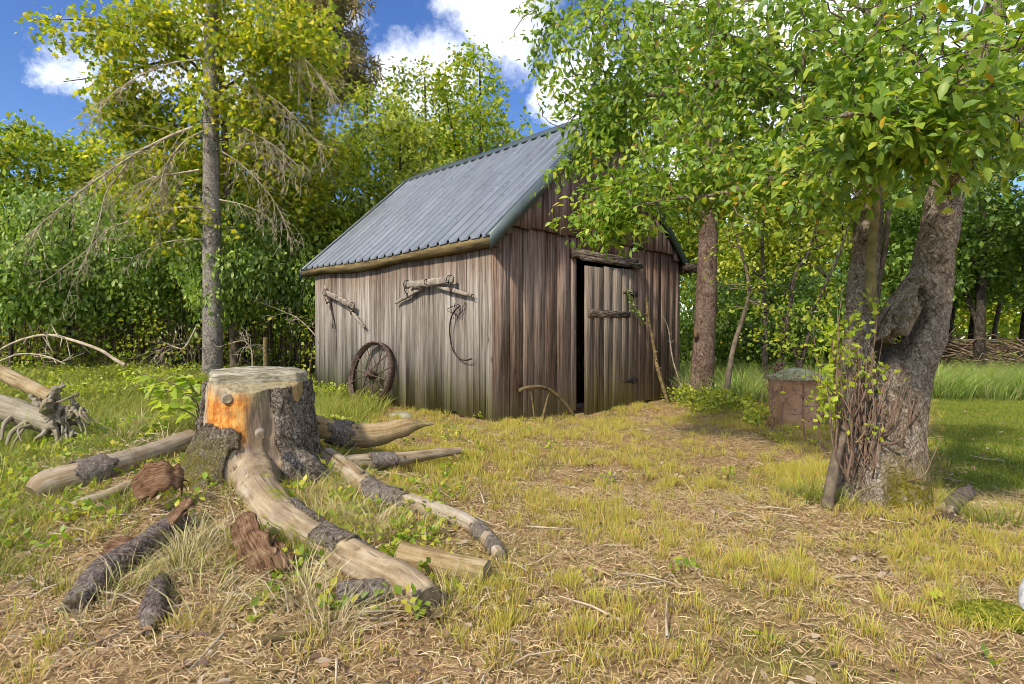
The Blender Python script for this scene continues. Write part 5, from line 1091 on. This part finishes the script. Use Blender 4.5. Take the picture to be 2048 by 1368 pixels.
# ------------------------------------------------------------------ saplings, thin stems, post, fallen branches, brush
def stem_tree(label, pts, r0, group, tw=16, mat=None, lf=None):
    pp = spline([P(*p_) for p_ in pts], 5); root = thing('thin_stem', label, 'sapling', tuple(pp[0]), group); mb = MB().tube(pp, np.linspace(r0, r0 * .3, len(pp)), 7, wob=.12, seed=int(pp[0][0] * 9))
    tips = []
    for k in range(tw):
        a = pp[rng.integers(len(pp) // 3, len(pp))]; e = a + unit(rng.normal(0, 1, 3) + (0, 0, .3)) * rng.uniform(.2, .7); mb.tube([a, (a + e) / 2 + rng.normal(0, .04, 3), e], [r0 * .25, r0 * .18, .003], 4, caps=False); tips += [e, (a + e) / 2]
    part('stem', mb, mat or M_TRUNKD, root, True)
    part('foliage', scatter_leaves(np.array(tips), 9, (.18, .18, .14), .075, 'simple'), lf or L_FRESH, root)
GT = 'thin stems behind the barrel'
for lab, pts, r0, mt_ in (('twisted pale vine stem right of the reddish spruce trunk', [(1452, 800, 9.4), (1458, 745, 9.45), (1468, 690, 9.5), (1484, 640, 9.5), (1497, 590, 9.4), (1492, 540, 9.4), (1478, 490, 9.3), (1462, 440, 9.3)], .05, M_TWIG),
    ('dark upright thin trunk left of the barrel lid', [(1531, 800, 11), (1530, 730, 11), (1530, 660, 11), (1526, 580, 11), (1524, 470, 11), (1526, 360, 11)], .07, None),
    ('dark forked thin trunk above the left side of the barrel', [(1556, 812, 10), (1558, 740, 10), (1566, 690, 10), (1578, 620, 10), (1590, 550, 10), (1618, 500, 10), (1640, 420, 10)], .06, None),
    ('slender dark stem leaning right above the barrel', [(1588, 825, 9), (1598, 745, 9), (1612, 690, 9), (1630, 620, 9), (1650, 570, 9), (1680, 500, 9), (1700, 440, 9)], .042, None),
    ('slender stem leaning left above the barrel', [(1606, 825, 9.2), (1600, 745, 9.2), (1588, 700, 9.2), (1578, 680, 9.3), (1560, 620, 9.5)], .045, None)):
    stem_tree(lab, pts, r0, GT, mat=mt_)
for k, (px, Y, r0, lab) in enumerate(((1888, 15.0, .12, 'dark trunk at the left end of the brush pile'), (1936, 14.6, .16, 'thick dark leaning trunk behind the brush pile'), (1958, 15.5, .07, 'thin dark trunk just right of the thick leaning one'), (1995, 16.5, .07, 'thin straight trunk in the bright meadow gap'), (2042, 13.5, .12, 'dark trunk at the right edge behind the tall grass'))):
    b_ = np.array(at(px, Y)); pp = spline([b_ - (0, 0, .1), b_ + (rng.normal(0, .1), 0, 1.2), b_ + (rng.normal(.1, .15), .1, 2.6), b_ + (rng.normal(.1, .3), .2, 4.2)], 5)
    root = thing('bare_trunk', lab, 'tree', tuple(b_), 'dark trunks at the right wood edge'); mb = MB().tube(pp, np.linspace(r0, r0 * .6, len(pp)), 10, wob=.15, seed=k)
    part('trunk', mb, M_TRUNKD, root, True); br = MB()
    for j in range(5): a = pp[rng.integers(3, len(pp))]; br.tube([a, a + rng.normal(0, .3, 3), a + rng.normal(0, .7, 3) + (0, 0, .2)], [.02, .012, .005], 4, caps=False)
    part('branch', br, M_TRUNKD, root)
bp = MB()
for k in range(170):
    t_ = rng.random(); a = P(1860 + t_ * 200, 695 + 40 * t_ * .5, 13.2 - .8 * t_) + rng.normal(0, 1, 3) * (.35, .4, .13); d_ = unit(np.array([rng.choice([-1, 1]) * rng.uniform(.5, 1), rng.normal(0, .5), rng.normal(-.05, .35)])); L_ = rng.uniform(.5, 1.8)
    bp.tube([a - d_ * L_ / 2, a + rng.normal(0, .08, 3), a + d_ * L_ / 2], [rng.uniform(.006, .022), .010, .003], 4, caps=False)
solo('brush_pile', bp, M_STEM, 'tangled pile of cut dead branches beyond the tall grass', 'brush pile', tuple(P(1950, 720, 13)))
ab = MB(); pp = spline([P(-30, 722, 12.2), P(10, 694, 12.2), P(55, 676, 12.1), P(100, 670, 12.0), P(150, 682, 11.9), P(200, 700, 11.8), P(228, 718, 11.8), P(250, 730, 11.7)], 6); ab.tube(pp, np.linspace(.022, .036, len(pp)), 9, wob=.12)
for k in range(12): a = pp[rng.integers(12, 26)]; ab.tube([a, a + rng.normal(0, .12, 3) + (.03, 0, rng.choice([-.25, .22]))], [.015, .006], 5, caps=False)
solo('arched_branch', ab, M_DEADW, 'tan dead branch arching over the ground at the far left', 'branch', tuple(pp[-1]), True)
ab = MB(); pp = spline([P(0, 722, 11.6), P(40, 708, 11.6), P(90, 712, 11.5), P(130, 728, 11.4)], 5); ab.tube(pp, np.linspace(.02, .012, len(pp)), 6)
for k in range(14): a = pp[rng.integers(2, 15)]; ab.tube([a, a + rng.normal(0, .2, 3)], [.008, .004], 4, caps=False)
solo('fallen_branch', ab, M_DEADW, 'small pale fallen branch under the arched one at far left', 'branch', tuple(pp[0]), True)
for pts, lab in (([(392, 655, 12), (368, 695, 11.9), (340, 692, 11.9), (320, 700, 11.8)], 'grey dead branch reaching left from the spruce trunk foot'), ([(640, 680, 13), (600, 640, 13), (560, 620, 13), (520, 605, 13)], 'thin dead bough arching beside the shed rear corner'), ([(505, 735, 11.5), (503, 700, 11.5), (490, 680, 11.5)], 'short pale dead stick behind the stump')):
    mb = MB(); dead_branch(mb, [P(*p_) for p_ in pts], .022, 16, .5, .1); solo('dead_bough', mb, M_DEADW, lab, 'branch', tuple(P(*pts[0])))
pb_ = np.array(at(531, 11.0)); post = MB().tube([pb_ - (0, 0, .1), pb_ + (0, 0, .5), P(531, 674, 11.0)], [.048, .046, .045], 10, wob=.06); solo('wooden_post', post, M_FASC, 'short tan wooden post standing behind the stump', 'post', tuple(pb_))
# vine on the door, twigs at the right end of the front wall
va = spline([FW(1243, 582, .09), FW(1248, 600, .10), FW(1252, 615, .10), FW(1262, 628, .08), FW(1275, 645, .06)], 4); vr = thing('door_vine', 'small pale green vine trailing by the upper door hinge', 'vine', tuple(va[0])); part('stem', MB().tube(va, .004, 4), M_TWIG, vr); part('foliage', scatter_leaves(va, 5, (.05, .03, .05), .055, 'simple'), L_COOL, vr)
tw = MB(); b0 = FW(1330, 795, .5)
for k in range(40): a = b0 + rng.normal(0, .2, 3) * (1, .5, .1); e = a + unit(rng.normal(0, 1, 3) + (0, 0, .8)) * rng.uniform(.2, .6); tw.tube([a, (a + e) / 2 + rng.normal(0, .06, 3), e], [.006, .005, .002], 4, caps=False)
solo('twig_heap', tw, M_PALEW, 'wiry pale twigs heaped at the right end of the front wall', 'twigs', tuple(b0))
mp2 = np.array(Pz(368, 905, .35))
sp = thing('maple_sapling', 'bright yellow green leafy sapling just left of the stump', 'sapling', tuple(P(395, 850, 4.7)))
sm, sp_, sa_ = MB(), [], []
for pts in ([(400, 850, 4.6), (380, 790, 4.6), (330, 762, 4.6), (275, 745, 4.6)], [(402, 850, 4.6), (390, 800, 4.55), (350, 785, 4.5), (300, 775, 4.5)], [(405, 850, 4.7), (398, 800, 4.7), (370, 760, 4.7), (345, 748, 4.7)], [(402, 855, 4.5), (385, 830, 4.45), (350, 815, 4.4), (320, 812, 4.4)], [(405, 850, 4.6), (400, 790, 4.75), (395, 752, 4.8)]):
    pp = spline([P(*p_) for p_ in pts], 6); sm.tube(pp, np.linspace(.007, .003, len(pp)), 5, caps=False)
    for k in range(17): sp_.append(pp[rng.integers(5, len(pp))] + rng.normal(0, .025, 3)); sa_.append(rng.normal(0, 1, 3) * (1, .6, .3) + (-.4, -.3, -.25))
part('stem', sm, M_TWIG, sp); sp_ = np.array(sp_); part('foliage', leaves(sp_, np.array(sa_), unit(rng.normal(size=sp_.shape) * .3 + (-.1, -.5, .8)), rng.uniform(.07, .12, len(sp_)), 'full'), L_LIME, sp)

# ------------------------------------------------------------------ grass, straw and litter (nobody could count it)
def blades(xy, h, wd, lean, dirs=None, z=None, curve=.5):
    n_ = len(xy); x, y = xy[:, 0], xy[:, 1]; z = H(x, y) - .008 if z is None else z; th_ = rng.uniform(0, 2 * math.pi, n_); b_ = np.stack([x, y, z], -1)
    dr = np.stack([np.cos(th_), np.sin(th_), 0 * th_], -1) if dirs is None else dirs
    ph = rng.uniform(0, 2 * math.pi, n_); sd_ = np.stack([np.cos(ph), np.sin(ph), 0 * ph], -1) * np.reshape(wd, (-1, 1)); up = np.array([0, 0, 1.]); h = np.reshape(h, (-1, 1)); lean = np.reshape(lean, (-1, 1))
    m1 = b_ + up * h * .5 + dr * h * lean * (1 - curve) * .5; t_ = b_ + up * h * (1 - .25 * np.minimum(lean, 1.5) * curve) + dr * h * lean
    V = np.stack([b_ - sd_, b_ + sd_, m1 + sd_ * .75, m1 - sd_ * .75, t_], 1).reshape(-1, 3); k = (np.arange(n_) * 5)[:, None]
    mb = MB(); mb.add(V, [k + np.array([[0, 1, 2, 3]]), k + np.array([[3, 2, 4]])], 0, np.tile([0, 0, .5, .5, 1.], n_)); return mb
def region(n_, x0, x1, y0, y1, wfn=None, pw=1.0):
    out = []; c_ = 0
    while c_ < n_:
        k = n_ * 2; y = y0 + (y1 - y0) * rng.random(k) ** pw; x = rng.uniform(x0, x1, k)
        kp = (np.abs(x) < y * .95 + .6); xl = x[kp]; yl = y[kp]
        if wfn is not None: kp = rng.random(len(xl)) < wfn(xl, yl); xl, yl = xl[kp], yl[kp]
        out.append(np.stack([xl, yl], -1)); c_ += len(xl)
    return np.vstack(out)[:n_]
def tufts(cent, per, rad, h, wd, lean):
    n_ = len(cent) * per; c_ = np.repeat(cent, per, 0); d_ = rng.normal(size=(n_, 2)); r_ = rng.random((n_, 1)) ** .7; d_ = d_ / np.linalg.norm(d_, axis=1, keepdims=True)
    hh = np.repeat(rng.uniform(.55, 1.3, len(cent)), per) * h * rng.uniform(.5, 1.2, n_)
    return blades(c_ + d_ * r_ * rad, hh, wd * rng.uniform(.6, 1.3, n_), lean * (r_[:, 0] * .8 + .2 + .3 * rng.random(n_)), np.hstack([d_, np.zeros((n_, 1))]))
def inshed(x, y):
    a = (x - SC[0]) * SU[0] + (y - SC[1]) * SU[1]; b_ = (x - SC[0]) * SV[0] + (y - SC[1]) * SV[1]; return (a > -.03) & (a < SW + .05) & (b_ > -.05) & (b_ < SD + .05)
def open_w(x, y): return np.where(inshed(x, y), 0, np.clip(1 - lawn_w(x, y) - lush_w(x, y), 0, 1) * (y < 12))
def patch(x, y, s_=1.0, sd_=0): return fbm(np.stack([x * s_, y * s_, 0 * x], -1), 40 + sd_, 3)
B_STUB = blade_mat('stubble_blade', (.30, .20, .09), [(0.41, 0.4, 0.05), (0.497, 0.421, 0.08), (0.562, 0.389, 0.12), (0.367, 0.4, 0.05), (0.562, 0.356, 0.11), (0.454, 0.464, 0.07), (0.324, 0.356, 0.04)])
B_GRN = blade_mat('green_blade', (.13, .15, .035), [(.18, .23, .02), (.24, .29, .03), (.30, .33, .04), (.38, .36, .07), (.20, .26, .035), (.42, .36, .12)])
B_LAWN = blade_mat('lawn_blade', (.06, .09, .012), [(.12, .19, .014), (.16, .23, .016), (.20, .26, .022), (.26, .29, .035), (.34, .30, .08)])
B_TALL = blade_mat('tall_grass_blade', (.12, .16, .03), [(.18, .30, .04), (.26, .36, .06), (.36, .40, .12), (.22, .34, .05), (.44, .44, .20)])
B_DRY = blade_mat('straw_blade', (.34, .25, .13), [(0.448, 0.314, 0.162), (0.56, 0.431, 0.246), (0.37, 0.246, 0.123), (0.65, 0.532, 0.336), (0.269, 0.168, 0.09), (0.493, 0.381, 0.179)], .7, .1)
# cut stubble tufts across the yard
w_ = lambda x, y: open_w(x, y) * np.clip(.45 + 1.7 * patch(x, y, 1.7), .06, 1) * (1 - .75 * sst(-.7, -1.6, x) * (y < 6))
c_ = np.vstack([region(1700, -2.6, 3.2, 1.7, 5, w_, .8), region(2000, -2.5, 7, 4.5, 10, w_)])
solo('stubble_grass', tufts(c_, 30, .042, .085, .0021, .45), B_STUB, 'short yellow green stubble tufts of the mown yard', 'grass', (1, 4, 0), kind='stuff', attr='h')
gw = lambda x, y: np.where(inshed(x, y), 0, (1 - lawn_w(x, y)) * np.clip(.35 + 1.8 * patch(x, y, .9, 5) + .8 * lush_w(x, y) + .5 * sst(5.5, 7.5, y), .03, 1))
c_ = np.vstack([region(15000, -3.2, 4, 1.6, 5, gw, .8), region(34000, -7, 8, 4.5, 12, gw)])
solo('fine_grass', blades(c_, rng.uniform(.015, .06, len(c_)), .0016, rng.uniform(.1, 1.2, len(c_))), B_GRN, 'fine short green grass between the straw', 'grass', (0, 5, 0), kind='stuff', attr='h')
# straw thatch lying flat
sw = lambda x, y: np.where(inshed(x, y), 0, np.clip(1 - lawn_w(x, y) - .45 * lush_w(x, y), 0, 1)) * np.clip(.75 - .9 * patch(x, y, .9, 5), .15, 1)
c_ = np.vstack([region(80000, -3.2, 4, 1.5, 4.2, sw, .8), region(38000, -4, 7, 4, 9.5, sw)])
n_ = len(c_); th_ = rng.uniform(0, 2 * math.pi, n_); L_ = rng.uniform(.018, .06, n_) * np.where(rng.random(n_) < .05, 3.0, 1); z_ = H(c_[:, 0], c_[:, 1]); d_ = np.stack([np.cos(th_), np.sin(th_), rng.normal(.02, .13, n_)], -1); wv = np.stack([-np.sin(th_), np.cos(th_), rng.normal(0, .4, n_)], -1) * rng.uniform(.0007, .0019, n_)[:, None]
a_ = np.stack([c_[:, 0], c_[:, 1], z_ + rng.uniform(.002, .022, n_)], -1); mid_ = a_ + d_ * L_[:, None] * .5 + np.stack([0 * z_, 0 * z_, rng.uniform(0, .012, n_)], -1); e_ = a_ + d_ * L_[:, None]
V = np.stack([a_ - wv, a_ + wv, mid_ + wv, mid_ - wv, e_ + wv * .6, e_ - wv * .6], 1).reshape(-1, 3); k = (np.arange(n_) * 6)[:, None]
mb = MB(); mb.add(V, [np.vstack([k + np.array([[0, 1, 2, 3]]), k + np.array([[3, 2, 4, 5]])])], 0, 1.0)
solo('dry_straw', mb, B_DRY, 'loose tan straw and dead stalks strewn over the yard', 'straw', (0, 3, 0), kind='stuff', attr='h')
# longer mixed grass at the left, round the stump and the bank
def clearing(x, y):
    v = np.ones_like(x)
    for px, py, r_ in ((130, 965, .28), (200, 945, .3), (300, 915, .3), (150, 1200, .22), (200, 1150, .25), (260, 1110, .28), (320, 1060, .28), (310, 960, .28), (300, 1220, .2), (60, 880, .35), (120, 890, .35), (230, 860, .5), (300, 880, .4), (360, 1020, .25)):
        c = Pg(px, py, 0); v = np.minimum(v, sst(.35, 1.0, np.hypot(x - c[0], y - c[1]) / r_ + .2 * patch(x, y, 3)))
    return v
lw_ = lambda x, y: clearing(x, y) * np.clip(lush_w(x, y) + .35 * sst(-.6, -1.8, x) * (y > 2.4), 0, 1) * np.clip(.5 + 1.2 * patch(x, y, 1.5, 9), .1, 1) * ~inshed(x, y)
c_ = np.vstack([region(650, -4, -1.0, 1.9, 5, lw_), region(1200, -9, -1.6, 4.5, 11, lw_)])
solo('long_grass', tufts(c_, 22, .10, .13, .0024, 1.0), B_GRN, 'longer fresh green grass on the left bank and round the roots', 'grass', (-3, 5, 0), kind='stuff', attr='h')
for n2, px, py, per, hh in ((1, 640, 1120, 60, .24), (1, 1650, 1000, 50, .24), (1, 1985, 1040, 90, .2), (1, 650, 960, 40, .3), (1, 620, 1120, 50, .2), (1, 860, 1330, 40, .16), (1, 300, 1340, 36, .17), (1, 1110, 1160, 30, .12)): pass
c_ = np.array([Pz(px, py, .02)[:2] for px, py in ((640, 1120), (620, 1105), (600, 1130), (1650, 1010), (1630, 990), (1600, 1000), (1960, 1040), (1990, 1050), (2020, 1045), (640, 985), (670, 1010), (655, 1150), (1960, 1220), (1640, 1010), (1680, 1020), (1860, 1020))])
solo('grass_clump', tufts(np.repeat(c_, 2, 0) + rng.normal(0, .03, (2 * len(c_), 2)), 30, .08, .16, .003, .9), B_GRN, 'tall loose green grass clumps by the roots and tree feet', 'grass', (0, 3, 0), kind='stuff', attr='h')
B_PALE = blade_mat('dead_grass_blade', (.34, .27, .15), [(.50, .42, .26), (.60, .52, .35), (.42, .33, .18), (.40, .40, .15), (.34, .36, .10)], .7, .15)
c_ = np.array([Pg(px, py, 0)[:2] for px, py in ((650, 955), (675, 965), (700, 985), (725, 990), (640, 985), (610, 1000), (720, 1060), (745, 1075), (760, 1060), (690, 1040), (650, 1040), (800, 1080), (460, 1075), (430, 1090), (400, 1100), (560, 1180), (600, 1195), (330, 1120), (370, 1150), (250, 1180), (180, 1240), (420, 1230), (700, 1240), (640, 1290), (900, 1230), (240, 880), (180, 860), (280, 850), (330, 900), (240, 820))])
solo('dead_grass', tufts(np.repeat(c_, 3, 0) + rng.normal(0, .05, (3 * len(c_), 2)), 24, .09, .17, .0022, 1.3), B_PALE, 'pale dead grass tussocks among the roots of the stump', 'grass', (-1, 3, 0), kind='stuff', attr='h')
# lawn and tall grass at the right, meadow beyond
c_ = region(70000, 2.2, 11, 3.8, 11, lambda x, y: lawn_w(x, y), .9)
solo('lawn_grass', blades(c_, rng.uniform(.02, .055, len(c_)), .0028, rng.uniform(.1, .9, len(c_))), B_LAWN, 'short bright lawn grass right of the apple tree', 'grass', (5, 7, 0), kind='stuff', attr='h')
c_ = np.vstack([region(1500, 5.5, 13, 10.0, 13.5, lambda x, y: np.clip(sst(9.9, 10.6, y + .5 * patch(x, y, .7)), 0, 1)), region(500, 2.9, 6, 9.5, 14, lambda x, y: ~inshed(x, y) * 1.0), region(1600, 2.5, 26, 13, 30, lambda x, y: np.clip(1.3 - y / 34, .1, 1))])
solo('tall_grass', tufts(c_, 20, .22, .55, .006, .8), B_TALL, 'tall pale green grass beyond the lawn and in the meadow', 'grass', (8, 12, 0), kind='stuff', attr='h')
c_ = region(1900, -12, -1.9, 7, 13.5, lambda x, y: ~inshed(x, y) * np.clip(.5 + 1.2 * patch(x, y, .8, 2), .1, 1))
solo('bank_grass', tufts(c_, 16, .16, .26, .005, .9), B_GRN, 'rough green grass on the far bank before the thicket', 'grass', (-5, 10, 0), kind='stuff', attr='h')
# ground cover of broad leaves
def forbs(n_, reg, h_, size, per, spread):
    c_ = reg; p_ = np.stack([c_[:, 0], c_[:, 1], H(c_[:, 0], c_[:, 1]) + h_ * rng.random(len(c_))], -1); return scatter_leaves(p_, per, spread, size, 'simple', .0, .45)
c1 = region(520, -11, -2.2, 9.0, 13.2, lambda x, y: ~inshed(x, y) * np.clip(.3 + 1.6 * patch(x, y, .6, 7) + .4 * (y > 11.5), 0, 1))
c2 = np.vstack([np.array([S(-.2 - .4 * rng.random() ** 2, rng.uniform(3.4, 5.1), 0)[:2] for _ in range(40)]), np.array([S(rng.uniform(3.6, 5.2), -.3 - .8 * rng.random(), 0)[:2] for _ in range(140)]), np.array([P(rng.uniform(1380, 1500), 800, rng.uniform(8.4, 10))[:2] for _ in range(120)]), np.array([P(rng.choice([rng.uniform(1490, 1530), rng.uniform(1640, 1690)]), 800, rng.uniform(6.8, 8.4))[:2] for _ in range(40)])])
solo('ground_cover', forbs(0, np.vstack([c1, c2]), .22, .062, 14, (.16, .16, .10)), L_MID, 'low broad leaved ground cover along the wood edge and shed foot', 'ground cover', (-3, 10, 0), kind='stuff')
c3 = np.vstack([region(430, -4, -.3, 2.2, 6, lambda x, y: np.clip(.4 + 1.2 * patch(x, y, 1.2, 3), .05, 1)), region(45, -1, 5, 1.9, 8, lambda x, y: np.clip(patch(x, y, 1.0, 6), 0, 1))])
solo('low_weeds', forbs(0, c3, .07, .042, 12, (.07, .07, .035)), L_FRESH, 'small leafy weeds among the grass round the stump', 'weeds', (-2, 3.5, 0), kind='stuff')
# fallen leaves and bark crumbs
M_LIT = leaf_mat('fallen_leaf', [(.20, .13, .08), (.30, .20, .12), (.14, .085, .055), (.38, .30, .22), (.36, .31, .25), (.24, .13, .07), (.33, .24, .12), (.17, .11, .09)], .7, .1, .2, .1)
c4 = np.vstack([region(1300, -3.2, -.2, 1.7, 4.6), region(900, -1, 4, 1.7, 6, lambda x, y: np.clip(.3 + patch(x, y, .8, 21) * 1.5, .05, 1)), np.array([Pz(1800 + rng.normal(0, 60), 1085 + rng.normal(0, 25), .02)[:2] for _ in range(260)]), region(500, 1, 7, 4, 9)])
n_ = len(c4); th_ = rng.uniform(0, 2 * math.pi, n_); pos = np.stack([c4[:, 0], c4[:, 1], H(c4[:, 0], c4[:, 1]) + rng.uniform(.006, .03, n_)], -1)
solo('fallen_leaves', leaves(pos, np.stack([np.cos(th_), np.sin(th_), rng.normal(0, .25, n_)], -1), unit(np.stack([rng.normal(0, .35, n_), rng.normal(0, .35, n_), np.ones(n_)], -1)), rng.uniform(.02, .052, n_), 'full'), M_LIT, 'brown and pale fallen leaves scattered over the yard', 'leaf litter', (0, 3, 0), kind='stuff')
tb = MB(); c5 = np.vstack([region(220, -3, 0, 1.7, 4.6), region(90, -1, 4.5, 1.8, 7)])
for x, y in c5:
    z = H1(x, y); th_ = rng.uniform(0, 6.28); L_ = rng.uniform(.08, .34); d_ = np.array([math.cos(th_), math.sin(th_), 0]); a = np.array([x, y, z + .012]); e = a + d_ * L_; e[2] = H1(e[0], e[1]) + rng.uniform(.01, .05)
    tb.tube([a, (a + e) / 2 + rng.normal(0, .012, 3), e], [rng.uniform(.003, .008), .004, .002], 5, caps=False)
solo('fallen_twigs', tb, M_DEADW, 'thin dead twigs lying in the grass and straw', 'twigs', (0, 3, 0), kind='stuff')
# little moss cushions on the ground near the roots and the shed corner
